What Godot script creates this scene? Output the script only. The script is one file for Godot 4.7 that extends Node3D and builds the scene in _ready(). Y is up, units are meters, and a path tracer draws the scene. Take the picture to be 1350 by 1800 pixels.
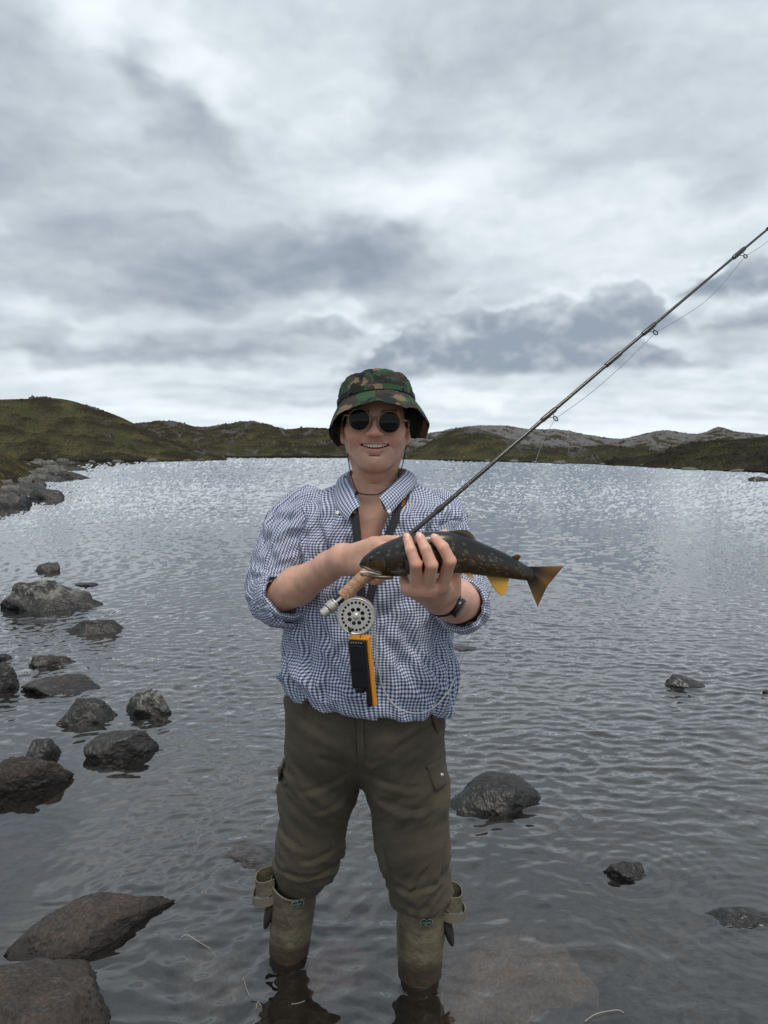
extends Node3D
# A man in a bucket hat stands in a peaty lake holding a brown trout and a fly rod.

const EYE := Vector3(0, 1.36, 0)
var taken := {}
var rng := RandomNumberGenerator.new()

func _ready() -> void:
	make_camera_and_light()
	make_materials()
	make_lake_bed()
	make_water()
	make_hills()
	make_rocks()
	make_person()
	make_tackle()
	make_fish()
	make_gps()
	make_floating_bits()

func make_camera_and_light() -> void:
	var cam := Camera3D.new()
	cam.name = "camera"
	cam.position = EYE
	cam.rotation_degrees = Vector3(-4.5, 0, 0)
	cam.fov = 68.0
	cam.near = 0.05
	cam.far = 3000.0
	add_child(cam)
	var e := Environment.new()
	e.background_mode = Environment.BG_SKY
	e.sky = Sky.new()
	e.sky.sky_material = cloudy_sky()
	e.tonemap_mode = Environment.TONE_MAPPER_LINEAR
	e.tonemap_exposure = 1.4
	e.sdfgi_enabled = true
	e.ssao_enabled = true
	e.ssil_enabled = true
	var we := WorldEnvironment.new()
	we.name = "environment"
	we.environment = e
	add_child(we)
	var sun := DirectionalLight3D.new()
	sun.name = "sun_behind_cloud"
	sun.light_energy = 0.5
	sun.light_color = Color(1.0, 0.965, 0.92)
	sun.light_angular_distance = 16.0
	sun.shadow_enabled = true
	add_child(sun)
	sun.look_at_from_position(Vector3(0.9, 6.0, 2.4), Vector3.ZERO)

# ---------------------------------------------------------------- the sky
var sn := []
const SKY_W := 2560
const SKY_H := 1280
var sky_rows := []
# soft patches of cloud: azimuth, elevation (degrees), their half sizes, turn, how much lighter or darker
const PATCH := [
	[-20.0, 14.5, 11.0, 4.5, -8.0, -0.18], [-27.0, 19.0, 6.0, 4.0, 30.0, -0.16], [-17.5, 24.8, 2.6, 1.7, -40.0, -0.34], [-13.5, 21.5, 4.0, 1.6, -35.0, -0.2], [-21.0, 29.0, 2.6, 6.0, 25.0, 0.36], [-28.0, 27.0, 5.0, 6.0, 0.0, -0.14],
	[-13.0, 25.5, 6.0, 2.2, -48.0, 0.3], [6.0, 21.0, 6.5, 2.4, 18.0, 0.36], [3.0, 17.0, 9.0, 1.6, 3.0, 0.34], [-3.0, 24.0, 8.0, 3.0, 20.0, 0.16], [-4.0, 13.8, 10.0, 1.5, 2.0, -0.18], [3.0, 12.2, 8.0, 1.6, -3.0, -0.18],
	[12.0, 30.5, 17.0, 5.0, 5.0, -0.24], [22.0, 23.0, 9.0, 4.0, 14.0, -0.1], [24.0, 15.8, 8.0, 1.5, 5.0, 0.22], [-2.0, 32.0, 6.0, 3.0, 0.0, 0.06],
	[-22.0, 8.8, 9.0, 1.0, -2.0, 0.2], [-14.0, 6.9, 11.0, 0.7, 1.0, -0.2], [-24.0, 5.6, 8.0, 0.6, 0.0, 0.14], [-28.0, 14.5, 3.0, 1.2, 10.0, 0.2], [0.0, 10.4, 5.0, 0.7, -4.0, 0.22],
	[-13.0, 10.6, 6.0, 0.9, 4.0, -0.14], [11.0, 4.6, 9.0, 0.9, 0.0, 0.18], [24.0, 6.4, 7.0, 0.8, 0.0, 0.22], [8.0, 3.2, 8.0, 0.6, 0.0, -0.12], [22.0, 4.4, 8.0, 0.5, 0.0, -0.1],
]
# heaped cloud with a crisp upper edge: azimuth, base elevation, half width, height, depth of tone
const HEAP := [[9.2, 6.0, 13.0, 5.0, 0.52], [16.8, 8.2, 5.2, 3.4, 0.36], [27.5, 10.6, 7.5, 2.7, 0.46], [27.0, 8.5, 5.0, 1.5, 0.34], [-4.0, 8.9, 3.6, 1.4, 0.24], [0.6, 5.4, 2.6, 1.5, 0.22], [-1.8, 4.9, 2.0, 1.1, 0.16]]

func cloudy_sky() -> PanoramaSkyMaterial:
	for i in 6:
		var n := FastNoiseLite.new()
		n.seed = 40 + i
		n.noise_type = FastNoiseLite.TYPE_SIMPLEX_SMOOTH if i != 4 else FastNoiseLite.TYPE_SIMPLEX
		n.fractal_type = FastNoiseLite.FRACTAL_FBM
		n.fractal_octaves = [4, 4, 5, 5, 5, 3][i]
		n.fractal_gain = 0.52
		n.frequency = 1.0
		sn.append(n)
	sky_rows.resize(SKY_H)
	var job := WorkerThreadPool.add_group_task(sky_row, SKY_H, 4, true)
	WorkerThreadPool.wait_for_group_task_completion(job)
	var data := PackedByteArray()
	for r in SKY_H:
		data.append_array(sky_rows[r])
	var im := Image.create_from_data(SKY_W, SKY_H, false, Image.FORMAT_RGBF, data)
	var m := PanoramaSkyMaterial.new()
	m.panorama = ImageTexture.create_from_image(im)
	return m

func sky_row(r: int) -> void:
	var row := PackedFloat32Array()
	row.resize(SKY_W * 3)
	var el := PI * (0.5 - (r + 0.5) / SKY_H)
	if el < -0.02:
		for x in SKY_W:
			row[x * 3] = 0.16
			row[x * 3 + 1] = 0.165
			row[x * 3 + 2] = 0.17
		sky_rows[r] = row.to_byte_array()
		return
	var eld := rad_to_deg(el)
	var ce := cos(el)
	var se := maxf(sin(el), 0.0)
	var flat := 1.0 / (se + 0.13)
	for x in SKY_W:
		var az := TAU * (x + 0.5) / SKY_W                    # 0 looks along -z
		if az > PI:
			az -= TAU
		var dx := sin(az) * ce
		var dz := -cos(az) * ce
		var q := Vector3(dx * flat, 0.0, dz * flat)
		var w1: float = sn[0].get_noise_3d(dx * 5.0, se * 9.0, dz * 5.0)
		var w2: float = sn[1].get_noise_3d(dx * 5.0 + 7.0, se * 9.0, dz * 5.0)
		var sheet: float = sn[2].get_noise_3d(q.x * 0.62 + w1 * 0.25, 3.0, q.z * 0.9 + w2 * 0.25)
		var fine: float = sn[3].get_noise_3d(q.x * 2.2 + w2 * 0.4, 9.0, q.z * 3.2 + w1 * 0.4)
		var puff: float = sn[4].get_noise_3d(dx * 11.0, se * 20.0, dz * 11.0)
		var wisp: float = sn[5].get_noise_3d(dx * 30.0, se * 48.0, dz * 30.0)
		var azd := rad_to_deg(az)
		var v := 0.50 + sheet * 0.34 + fine * 0.14 + wisp * 0.04
		var low := exp(-pow(eld / 4.2, 2.0))
		v += 0.36 * low
		if absf(azd) < 60.0:
			var wa := azd + w1 * 4.5 + puff * 0.9
			var we := eld + w2 * 2.6 + puff * 0.7
			for p in PATCH:
				var c := cos(deg_to_rad(p[4]))
				var s := sin(deg_to_rad(p[4]))
				var a: float = wa - p[0]
				var b: float = we - p[1]
				var u: float = (a * c + b * s) / p[2]
				var t: float = (-a * s + b * c) / p[3]
				var d2: float = u * u + t * t
				if d2 < 6.0:
					v += p[5] * (0.8 if p[5] < 0.0 else 1.0) * exp(-d2)
			for h in HEAP:
				var u: float = (azd + w1 * 1.4 - h[0]) / h[2]
				if absf(u) > 1.25:
					continue
				var top: float = h[3] * (1.0 - u * u) + puff * 1.3 + w2 * 0.8 + wisp * 0.7
				var above: float = eld + puff * 0.35 - h[1] + w1 * 0.5
				var body := smoothstep(-0.55, 0.5, above) * smoothstep(-0.05, 0.6, top - above) * smoothstep(1.25, 0.8, absf(u))
				v = lerpf(v, 0.03 + 0.36 * clampf(above / maxf(top, 0.5), 0, 1) + puff * 0.34 + wisp * 0.26, body * minf(h[4] + 0.45, 0.95))
				v += 0.08 * smoothstep(0.5, -0.1, top - above) * smoothstep(-0.6, -0.1, top - above) * smoothstep(0.2, 1.0, above) * smoothstep(1.1, 0.7, absf(u))
		v = clampf(v, 0.0, 1.15)
		var k := v * v * (3.0 - 2.0 * v) if v < 1.0 else 1.0
		k = lerpf(v, k, 0.5)
		row[x * 3] = lerpf(0.188, 0.665, k)
		row[x * 3 + 1] = lerpf(0.228, 0.725, k)
		row[x * 3 + 2] = lerpf(0.282, 0.76, k)
	sky_rows[r] = row.to_byte_array()

# ---------------------------------------------------------------- nodes
func numbered(called: String) -> String:
	if not taken.has(called):
		taken[called] = 0
		return called
	taken[called] += 1
	return "%s_%03d" % [called, taken[called]]

func thing(called: String, label: String, category: String, at: Vector3, group := "") -> Node3D:
	var o := Node3D.new()
	o.name = numbered(called)
	add_child(o)
	o.position = at
	tag(o, label, category, group)
	return o

func tag(o: Node, label: String, category: String, group := "") -> void:
	if label:
		o.set_meta("label", label)
	if category:
		o.set_meta("category", category)
	if group:
		o.set_meta("group", group)

# a part whose shape is given in the scene's own metres
func part(called: String, g: Geo, m: Material, parent: Node3D, label := "") -> MeshInstance3D:
	var base := Vector3.ZERO
	var up: Node = parent
	while up is Node3D and up != self:
		base += (up as Node3D).position
		up = up.get_parent()
	var o := MeshInstance3D.new()
	o.name = called
	o.mesh = g.mesh(base)
	o.material_override = m
	if label:
		o.set_meta("label", label)
	parent.add_child(o, true)
	return o

func solid(called: String, g: Geo, m: Material, at: Vector3, label: String, category: String, group := "") -> MeshInstance3D:
	var o := MeshInstance3D.new()
	o.name = numbered(called)
	o.mesh = g.mesh(at)
	o.material_override = m
	o.position = at
	add_child(o)
	tag(o, label, category, group)
	return o

func setting(called: String, g: Geo, m: Material) -> MeshInstance3D:
	var o := MeshInstance3D.new()
	o.name = numbered(called)
	o.mesh = g.mesh(Vector3.ZERO)
	o.material_override = m
	add_child(o)
	o.set_meta("kind", "structure")
	return o

# ---------------------------------------------------------------- shapes
class Geo:
	var v := PackedVector3Array()
	var n := PackedVector3Array()
	var uv := PackedVector2Array()
	var c := PackedColorArray()
	var ix := PackedInt32Array()
	var tint := Color(1, 1, 1)
	var uv_size := Vector2.ONE

	func mesh(base: Vector3) -> ArrayMesh:
		var a := []
		a.resize(Mesh.ARRAY_MAX)
		var p := v.duplicate()
		if base != Vector3.ZERO:
			for i in p.size():
				p[i] -= base
		a[Mesh.ARRAY_VERTEX] = p
		a[Mesh.ARRAY_NORMAL] = n
		a[Mesh.ARRAY_TEX_UV] = uv
		a[Mesh.ARRAY_COLOR] = c
		a[Mesh.ARRAY_INDEX] = ix
		var m := ArrayMesh.new()
		m.add_surface_from_arrays(Mesh.PRIMITIVE_TRIANGLES, a)
		return m

	# nu columns by nv rows of points, row after row; weld joins the first and last column's normals
	func sheet(p: PackedVector3Array, nu: int, nv: int, weld := false, uvs := PackedVector2Array(), cols := PackedColorArray(), flip := false) -> Geo:
		var b := v.size()
		var nn := PackedVector3Array()
		nn.resize(p.size())
		var tri := PackedInt32Array()
		for j in nv - 1:
			for i in nu - 1:
				var k := j * nu + i
				var t := [k, k + 1, k + nu + 1, k, k + nu + 1, k + nu]
				if flip:
					t = [k, k + nu + 1, k + 1, k, k + nu, k + nu + 1]
				for q in [0, 3]:
					var A := p[t[q]]
					var B := p[t[q + 1]]
					var C := p[t[q + 2]]
					var f := (C - A).cross(B - A)
					if f.length_squared() < 1e-20:
						continue
					nn[t[q]] += f
					nn[t[q + 1]] += f
					nn[t[q + 2]] += f
					tri.append_array([b + t[q], b + t[q + 1], b + t[q + 2]])
		if weld:
			for j in nv:
				var s := nn[j * nu] + nn[j * nu + nu - 1]
				nn[j * nu] = s
				nn[j * nu + nu - 1] = s
		for i in nn.size():
			nn[i] = nn[i].normalized() if nn[i].length_squared() > 0.0 else Vector3.UP
		v.append_array(p)
		n.append_array(nn)
		if uvs.size() == p.size():
			uv.append_array(uvs)
		else:
			for j in nv:
				for i in nu:
					uv.append(Vector2(float(i) / (nu - 1), float(j) / maxf(nv - 1, 1)) * uv_size)
		if cols.size() == p.size():
			c.append_array(cols)
		else:
			for i in p.size():
				c.append(tint)
		ix.append_array(tri)
		return self

	# a tube along points; radii per point; flat scales the radius across the second axis
	func tube(path: Array, radii: Array, sides := 12, cap := true, flat := 1.0, up := Vector3.UP) -> Geo:
		var m := path.size()
		var p := PackedVector3Array()
		var uvs := PackedVector2Array()
		var run := 0.0
		var side := Vector3.ZERO
		var rows := 0
		for j in m:
			var t: Vector3 = (path[mini(j + 1, m - 1)] - path[maxi(j - 1, 0)])
			t = t.normalized()
			if j == 0:
				side = t.cross(up)
				if side.length() < 0.05:
					side = t.cross(Vector3.RIGHT)
			side = (side - t * side.dot(t)).normalized()
			var other := t.cross(side)
			if j > 0:
				run += (path[j] - path[j - 1]).length()
			var r: float = radii[mini(j, radii.size() - 1)]
			if j == 0 and cap:
				for i in sides + 1:
					p.append(path[0])
					uvs.append(Vector2(0.5, 0))
				for i in sides + 1:
					var a0 := TAU * i / sides
					p.append(path[0] + (side * cos(a0) + other * sin(a0) * flat) * r)
					uvs.append(Vector2(float(i) / sides, 0))
				rows += 2
			for i in sides + 1:
				var a := TAU * i / sides
				p.append(path[j] + (side * cos(a) + other * sin(a) * flat) * r)
				uvs.append(Vector2(float(i) / sides, run))
			rows += 1
			if j == m - 1 and cap:
				for i in sides + 1:
					var a1 := TAU * i / sides
					p.append(path[j] + (side * cos(a1) + other * sin(a1) * flat) * r)
					uvs.append(Vector2(float(i) / sides, run))
				for i in sides + 1:
					p.append(path[j])
					uvs.append(Vector2(0.5, run))
				rows += 2
		return sheet(p, sides + 1, rows, true, uvs)

	# turns a profile of (radius, height) about the transform's y axis
	func lathe(profile: Array, at: Transform3D, sides := 24, sx := 1.0, sz := 1.0) -> Geo:
		var p := PackedVector3Array()
		for q in profile:
			for i in sides + 1:
				var a := TAU * i / sides
				p.append(at * Vector3(cos(a) * q.x * sx, q.y, sin(a) * q.x * sz))
		return sheet(p, sides + 1, profile.size(), true, PackedVector2Array(), PackedColorArray(), true)

	func ball(at: Transform3D, r: Vector3, sides := 20, rows := 12) -> Geo:
		var prof := []
		for j in rows + 1:
			var t := PI * j / rows - PI / 2
			prof.append(Vector2(cos(t), sin(t)))
		return lathe(prof, at * Transform3D(Basis.from_scale(r), Vector3.ZERO), sides)

	# a box with rounded edges
	func box(at: Transform3D, size: Vector3, r := 0.002) -> Geo:
		var h := size / 2
		for ax in 3:
			for s in [-1.0, 1.0]:
				var e1 := (ax + 1) % 3
				var e2 := (ax + 2) % 3
				var p := PackedVector3Array()
				for j in 6:
					for i in 6:
						var q := Vector3.ZERO
						q[ax] = s * h[ax]
						q[e1] = [-h[e1], -h[e1] + r * 0.45, -h[e1] + r, h[e1] - r, h[e1] - r * 0.45, h[e1]][i]
						q[e2] = [-h[e2], -h[e2] + r * 0.45, -h[e2] + r, h[e2] - r, h[e2] - r * 0.45, h[e2]][j]
						var core := q.clamp(-h + Vector3.ONE * r, h - Vector3.ONE * r)
						p.append(at * (core + (q - core).normalized() * r))
				sheet(p, 6, 6, false, PackedVector2Array(), PackedColorArray(), s > 0)
		return self

	# a band of cloth with thickness, through points, facing along the given normals
	func ribbon(path: Array, across: Array, thick: float) -> Geo:
		var p := PackedVector3Array()
		var uvs := PackedVector2Array()
		var run := 0.0
		for j in path.size():
			var t: Vector3 = (path[mini(j + 1, path.size() - 1)] - path[maxi(j - 1, 0)])
			t = t.normalized()
			var w: Vector3 = across[mini(j, across.size() - 1)]
			var nn := t.cross(w).normalized() * thick / 2
			if j:
				run += (path[j] - path[j - 1]).length()
			var ring := [path[j] - w / 2 + nn, path[j] + w / 2 + nn, path[j] + w / 2 + nn, path[j] + w / 2 - nn, path[j] + w / 2 - nn, path[j] - w / 2 - nn, path[j] - w / 2 - nn, path[j] - w / 2 + nn]
			for i in 8:
				p.append(ring[i])
				uvs.append(Vector2([0, 1, 1, 1, 1, 0, 0, 0][i], run))
		return sheet(p, 8, path.size(), false, uvs)

# smooth curve through points, k pieces between neighbours
func curve(pts: Array, k := 6) -> Array:
	var out := []
	for i in pts.size() - 1:
		var a: Variant = pts[maxi(i - 1, 0)]
		var b: Variant = pts[i]
		var c: Variant = pts[i + 1]
		var d: Variant = pts[mini(i + 2, pts.size() - 1)]
		for j in k:
			var t := float(j) / k
			out.append(0.5 * ((2.0 * b) + (c - a) * t + (2.0 * a - 5.0 * b + 4.0 * c - d) * t * t + (3.0 * b - a - 3.0 * c + d) * t * t * t))
	out.append(pts[-1])
	return out

# piecewise straight lookup in rows whose first entry rises
func look(rows: Array, x: float, col: int) -> float:
	if x <= rows[0][0]:
		return rows[0][col]
	for i in rows.size() - 1:
		if x <= rows[i + 1][0]:
			var t: float = (x - rows[i][0]) / (rows[i + 1][0] - rows[i][0])
			t = t * t * (3 - 2 * t) * 0.35 + t * 0.65
			return lerpf(rows[i][col], rows[i + 1][col], t)
	return rows[-1][col]

# a solid described by how far each point of a grid lies from it, turned into one smooth skin
class Field:
	var lo: Vector3
	var cell: float
	var nx: int
	var ny: int
	var nz: int
	var f := PackedFloat32Array()

	func _init(a: Vector3, b: Vector3, size: float) -> void:
		lo = a
		cell = size
		nx = int((b.x - a.x) / size) + 2
		ny = int((b.y - a.y) / size) + 2
		nz = int((b.z - a.z) / size) + 2
		f.resize(nx * ny * nz)
		f.fill(1.0)

	func span(a: Vector3, b: Vector3) -> Array:
		var p := (a - lo) / cell
		var q := (b - lo) / cell
		return [maxi(int(p.x), 0), mini(int(q.x) + 1, nx - 1), maxi(int(p.y), 0), mini(int(q.y) + 1, ny - 1), maxi(int(p.z), 0), mini(int(q.z) + 1, nz - 1)]

	func cap(a: Vector3, b: Vector3, ra: float, rb: float, k := 0.01, cut := false) -> void:
		var m := Vector3.ONE * (maxf(ra, rb) + k + cell * 3)
		var s := span(a.min(b) - m, a.max(b) + m)
		var ab := b - a
		var inv := 1.0 / maxf(ab.length_squared(), 1e-9)
		for z in range(s[4], s[5] + 1):
			for y in range(s[2], s[3] + 1):
				var at := (z * ny + y) * nx
				for x in range(s[0], s[1] + 1):
					var p := lo + Vector3(x, y, z) * cell - a
					var t := clampf(p.dot(ab) * inv, 0.0, 1.0)
					var d := (p - ab * t).length() - ra - (rb - ra) * t
					mixin(at + x, d, k, cut)

	func mixin(i: int, d: float, k: float, cut: bool) -> void:
		var o := f[i]
		if cut:
			var h := maxf(k - absf(o + d), 0.0) / k
			f[i] = maxf(o, -d) + h * h * k * 0.25
		else:
			var h := maxf(k - absf(o - d), 0.0) / k
			f[i] = minf(o, d) - h * h * k * 0.25

	func ell(c: Vector3, r: Vector3, k := 0.01, turn := Basis(), cut := false) -> void:
		var big := maxf(r.x, maxf(r.y, r.z)) + k + cell * 3
		var s := span(c - Vector3.ONE * big, c + Vector3.ONE * big)
		var back := turn.inverse()
		for z in range(s[4], s[5] + 1):
			for y in range(s[2], s[3] + 1):
				var at := (z * ny + y) * nx
				for x in range(s[0], s[1] + 1):
					var p := back * (lo + Vector3(x, y, z) * cell - c)
					var k0 := (p / r).length()
					var k1 := (p / (r * r)).length()
					mixin(at + x, k0 * (k0 - 1.0) / maxf(k1, 1e-6), k, cut)

	func value(p: Vector3) -> float:
		var q := (p - lo) / cell
		var x := int(q.x)
		var y := int(q.y)
		var z := int(q.z)
		if q.x < 0 or q.y < 0 or q.z < 0 or x >= nx - 1 or y >= ny - 1 or z >= nz - 1:
			return 1.0
		var t := q - Vector3(x, y, z)
		var i := (z * ny + y) * nx + x
		var w := nx * ny
		var a := lerpf(lerpf(f[i], f[i + 1], t.x), lerpf(f[i + nx], f[i + nx + 1], t.x), t.y)
		var b := lerpf(lerpf(f[i + w], f[i + w + 1], t.x), lerpf(f[i + w + nx], f[i + w + nx + 1], t.x), t.y)
		return lerpf(a, b, t.z)

	# the nearest surface met when coming from the camera's side along z
	func front(x: float, y: float) -> Vector3:
		var z := lo.z + (nz - 2) * cell
		while z > lo.z:
			if value(Vector3(x, y, z)) < 0.0:
				return Vector3(x, y, z)
			z -= cell * 0.2
		return Vector3(x, y, lo.z + nz * cell * 0.5)

	func into(g: Geo, at: Transform3D, paint = null, bend = null) -> void:
		var id := PackedInt32Array()
		id.resize(f.size())
		id.fill(-1)
		var b := g.v.size()
		var w := nx * ny
		var far := cell * 2.5
		var vs := PackedVector3Array()
		var ns := PackedVector3Array()
		var off := [0, 1, nx, nx + 1, w, w + 1, w + nx, w + nx + 1]
		var edges := [[0, 1], [2, 3], [4, 5], [6, 7], [0, 2], [1, 3], [4, 6], [5, 7], [0, 4], [1, 5], [2, 6], [3, 7]]
		var corner := []
		for k in 8:
			corner.append(Vector3(k & 1, (k >> 1) & 1, k >> 2))
		for z in nz - 1:
			for y in ny - 1:
				var row := (z * ny + y) * nx
				for x in nx - 1:
					var i := row + x
					if absf(f[i]) > far:
						continue
					var e := [f[i], f[i + 1], f[i + nx], f[i + nx + 1], f[i + w], f[i + w + 1], f[i + w + nx], f[i + w + nx + 1]]
					var inside := 0
					for k in 8:
						if e[k] < 0.0:
							inside += 1
					if inside == 0 or inside == 8:
						continue
					var sum := Vector3.ZERO
					var many := 0
					for d in edges:
						var p: float = e[d[0]]
						var q: float = e[d[1]]
						if (p < 0.0) != (q < 0.0):
							sum += (corner[d[0]] as Vector3).lerp(corner[d[1]], p / (p - q))
							many += 1
					sum /= many
					id[i] = vs.size()
					vs.append(lo + (Vector3(x, y, z) + sum) * cell)
					ns.append(Vector3(e[1] + e[3] + e[5] + e[7] - e[0] - e[2] - e[4] - e[6], e[2] + e[3] + e[6] + e[7] - e[0] - e[1] - e[4] - e[5], e[4] + e[5] + e[6] + e[7] - e[0] - e[1] - e[2] - e[3]).normalized())
		var tri := PackedInt32Array()
		for z in range(1, nz - 1):
			for y in range(1, ny - 1):
				for x in range(1, nx - 1):
					var i := (z * ny + y) * nx + x
					if id[i] < 0:
						continue
					var s := f[i] < 0.0
					if s != (f[i + 1] < 0.0):
						quad(tri, id, i, i - nx, i - nx - w, i - w, s)
					if s != (f[i + nx] < 0.0):
						quad(tri, id, i, i - w, i - w - 1, i - 1, s)
					if s != (f[i + w] < 0.0):
						quad(tri, id, i, i - 1, i - 1 - nx, i - nx, s)
		if bend != null:
			for i in vs.size():
				vs[i] += ns[i] * (bend.call(vs[i], ns[i]) as float)
			ns.fill(Vector3.ZERO)
			for t in range(0, tri.size(), 3):
				var fn := (vs[tri[t + 2]] - vs[tri[t]]).cross(vs[tri[t + 1]] - vs[tri[t]])
				ns[tri[t]] += fn
				ns[tri[t + 1]] += fn
				ns[tri[t + 2]] += fn
		for i in vs.size():
			g.c.append(paint.call(vs[i], ns[i].normalized()) if paint != null else g.tint)
			g.uv.append(Vector2(vs[i].x, vs[i].y))
			g.v.append(at * vs[i])
			g.n.append((at.basis * ns[i]).normalized())
		for t in tri:
			g.ix.append(b + t)

	func quad(tri: PackedInt32Array, id: PackedInt32Array, a: int, b: int, c: int, d: int, s: bool) -> void:
		var A := id[a]
		var B := id[b]
		var C := id[c]
		var D := id[d]
		if A < 0 or B < 0 or C < 0 or D < 0:
			return
		if s:
			tri.append_array([A, C, B, A, D, C])
		else:
			tri.append_array([A, B, C, A, C, D])

# ---------------------------------------------------------------- materials
var M := {}

func noise(seed_: int, freq: float, oct := 4, kind := FastNoiseLite.TYPE_SIMPLEX_SMOOTH) -> FastNoiseLite:
	var n := FastNoiseLite.new()
	n.seed = seed_
	n.frequency = freq
	n.noise_type = kind
	n.fractal_octaves = oct
	return n

func ramp(stops: Array) -> Gradient:
	var g := Gradient.new()
	var o := PackedFloat32Array()
	var c := PackedColorArray()
	for s in stops:
		o.append(s[0])
		c.append(s[1])
	g.offsets = o
	g.colors = c
	return g

func grey(a: float) -> Color:
	return Color(a, a, a)

func noise_tex(n: FastNoiseLite, size: int, g: Gradient = null, bump := 0.0) -> NoiseTexture2D:
	var t := NoiseTexture2D.new()
	t.width = size
	t.height = size
	t.seamless = true
	t.noise = n
	if g:
		t.color_ramp = g
	if bump > 0.0:
		t.as_normal_map = true
		t.bump_strength = bump
	return t

func mat(called: String, linear: Color, rough: float, metal := 0.0) -> StandardMaterial3D:
	var m := StandardMaterial3D.new()
	m.resource_name = called
	m.albedo_color = linear.linear_to_srgb()
	m.roughness = rough
	m.metallic = metal
	M[called] = m
	return m

func relief(m: StandardMaterial3D, t: Texture2D, cm: float, scale: float) -> void:
	m.heightmap_enabled = true
	m.heightmap_texture = t
	m.heightmap_scale = cm
	m.uv1_triplanar = true
	m.uv1_world_triplanar = false
	m.uv1_scale = Vector3.ONE * scale

func make_materials() -> void:
	var w := mat("water", Color(0.009, 0.0078, 0.0068, 0.5), 0.03)
	w.albedo_color.a = 0.5
	w.metallic_specular = 0.7
	w.clearcoat_enabled = true
	w.clearcoat = 0.9
	w.clearcoat_roughness = 0.035
	w.transparency = BaseMaterial3D.TRANSPARENCY_ALPHA
	w.cull_mode = BaseMaterial3D.CULL_DISABLED

	var grain := noise(3, 0.035, 5)
	var speck := noise_tex(grain, 512, ramp([[0.0, grey(0.5)], [0.42, grey(0.72)], [0.55, grey(0.8)], [0.72, grey(0.92)], [1.0, grey(1.0)]]))
	var cracked := noise(4, 0.011, 6)
	cracked.fractal_type = FastNoiseLite.FRACTAL_RIDGED
	var pitted := noise_tex(cracked, 512)
	for k in ["rock", "wet_rock", "pale_rock"]:
		var r := mat(k, Color(1, 1, 1), {"rock": 0.5, "wet_rock": 0.36, "pale_rock": 0.9}[k])
		r.vertex_color_use_as_albedo = true
		r.albedo_texture = speck
		relief(r, pitted, 0.6 if k == "wet_rock" else 1.6, 1.7)
	M["near_rock"] = M["rock"].duplicate()
	M["near_rock"].uv1_scale = Vector3.ONE * 3.6
	M["near_rock"].heightmap_scale = 0.9
	M["near_rock"].roughness = 0.75

	var h := mat("hill", Color(1, 1, 1), 0.95)
	h.vertex_color_use_as_albedo = true
	h.metallic_specular = 0.2
	h.albedo_texture = noise_tex(noise(8, 0.04, 5), 512, ramp([[0.0, grey(0.35)], [0.5, grey(0.8)], [1.0, grey(1.0)]]))
	relief(h, noise_tex(noise(9, 0.05, 5), 512), 45.0, 0.12)
	var bed := mat("lake_bed", Color(1, 1, 1), 0.9)
	bed.vertex_color_use_as_albedo = true
	bed.albedo_texture = noise_tex(noise(11, 0.03, 5), 512, ramp([[0.0, grey(0.3)], [0.45, grey(0.7)], [0.6, grey(0.8)], [1.0, grey(1.0)]]))
	relief(bed, pitted, 2.0, 1.4)

	var skin := mat("skin", Color(1, 1, 1), 0.43)
	skin.vertex_color_use_as_albedo = true
	skin.metallic_specular = 0.42
	skin.subsurf_scatter_enabled = true
	skin.subsurf_scatter_strength = 0.12
	relief(skin, noise_tex(noise(12, 0.12, 3), 256), 0.04, 14.0)

	var gi := Image.create_empty(64, 64, false, Image.FORMAT_RGB8)
	var wv := RandomNumberGenerator.new()
	wv.seed = 5
	for y in 64:
		for x in 64:
			var a := int(x >= 32)
			var b := int(y >= 32)
			var t: float = [0.0, 0.62, 1.0][a + b]
			var weave := (0.93 + 0.07 * float((x + y) % 4 < 2)) * wv.randf_range(0.94, 1.0)
			var col := Color(0.68, 0.735, 0.83).lerp(Color(0.010, 0.026, 0.125), t) * weave
			gi.set_pixel(x, y, col.linear_to_srgb())
	var shirt := mat("gingham", Color(1, 1, 1), 0.85)
	shirt.albedo_texture = ImageTexture.create_from_image(gi)
	shirt.uv1_scale = Vector3(150, 150, 1)
	shirt.rim_enabled = true
	shirt.rim = 0.15
	shirt.cull_mode = BaseMaterial3D.CULL_DISABLED

	var cloth := noise_tex(noise(14, 0.3, 2), 256)
	var tr := mat("trousers", Color(0.066, 0.055, 0.036), 0.88)
	tr.albedo_texture = noise_tex(noise(15, 0.02, 4), 256, ramp([[0.0, grey(0.86)], [0.5, grey(0.95)], [1.0, grey(1.0)]]))
	relief(tr, cloth, 0.10, 4.0)
	tr.rim_enabled = true
	tr.rim = 0.25
	var lp := mat("leather_patch", Color(0.05, 0.03, 0.02), 0.7)
	relief(lp, cloth, 0.05, 8.0)
	var bo := mat("boot", Color(1, 1, 1), 0.55)
	bo.vertex_color_use_as_albedo = true
	bo.albedo_texture = noise_tex(noise(16, 0.02, 5), 256, ramp([[0.0, grey(0.75)], [0.35, grey(0.88)], [0.6, grey(0.95)], [1.0, grey(1.0)]]))
	relief(bo, noise_tex(noise(17, 0.03, 4), 256), 0.25, 5.0)
	mat("boot_lining", Color(0.02, 0.016, 0.013), 0.9)
	mat("boot_strap", Color(0.13, 0.12, 0.085), 0.6)

	var camo := camouflage()
	var hat := mat("camouflage", Color(1, 1, 1), 0.9)
	hat.albedo_texture = camo
	hat.heightmap_enabled = true
	hat.heightmap_texture = cloth
	hat.heightmap_scale = 0.04
	hat.cull_mode = BaseMaterial3D.CULL_DISABLED
	mat("hat_band", Color(0.022, 0.026, 0.018), 0.9)
	mat("black_cord", Color(0.008, 0.008, 0.009), 0.8)
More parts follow.
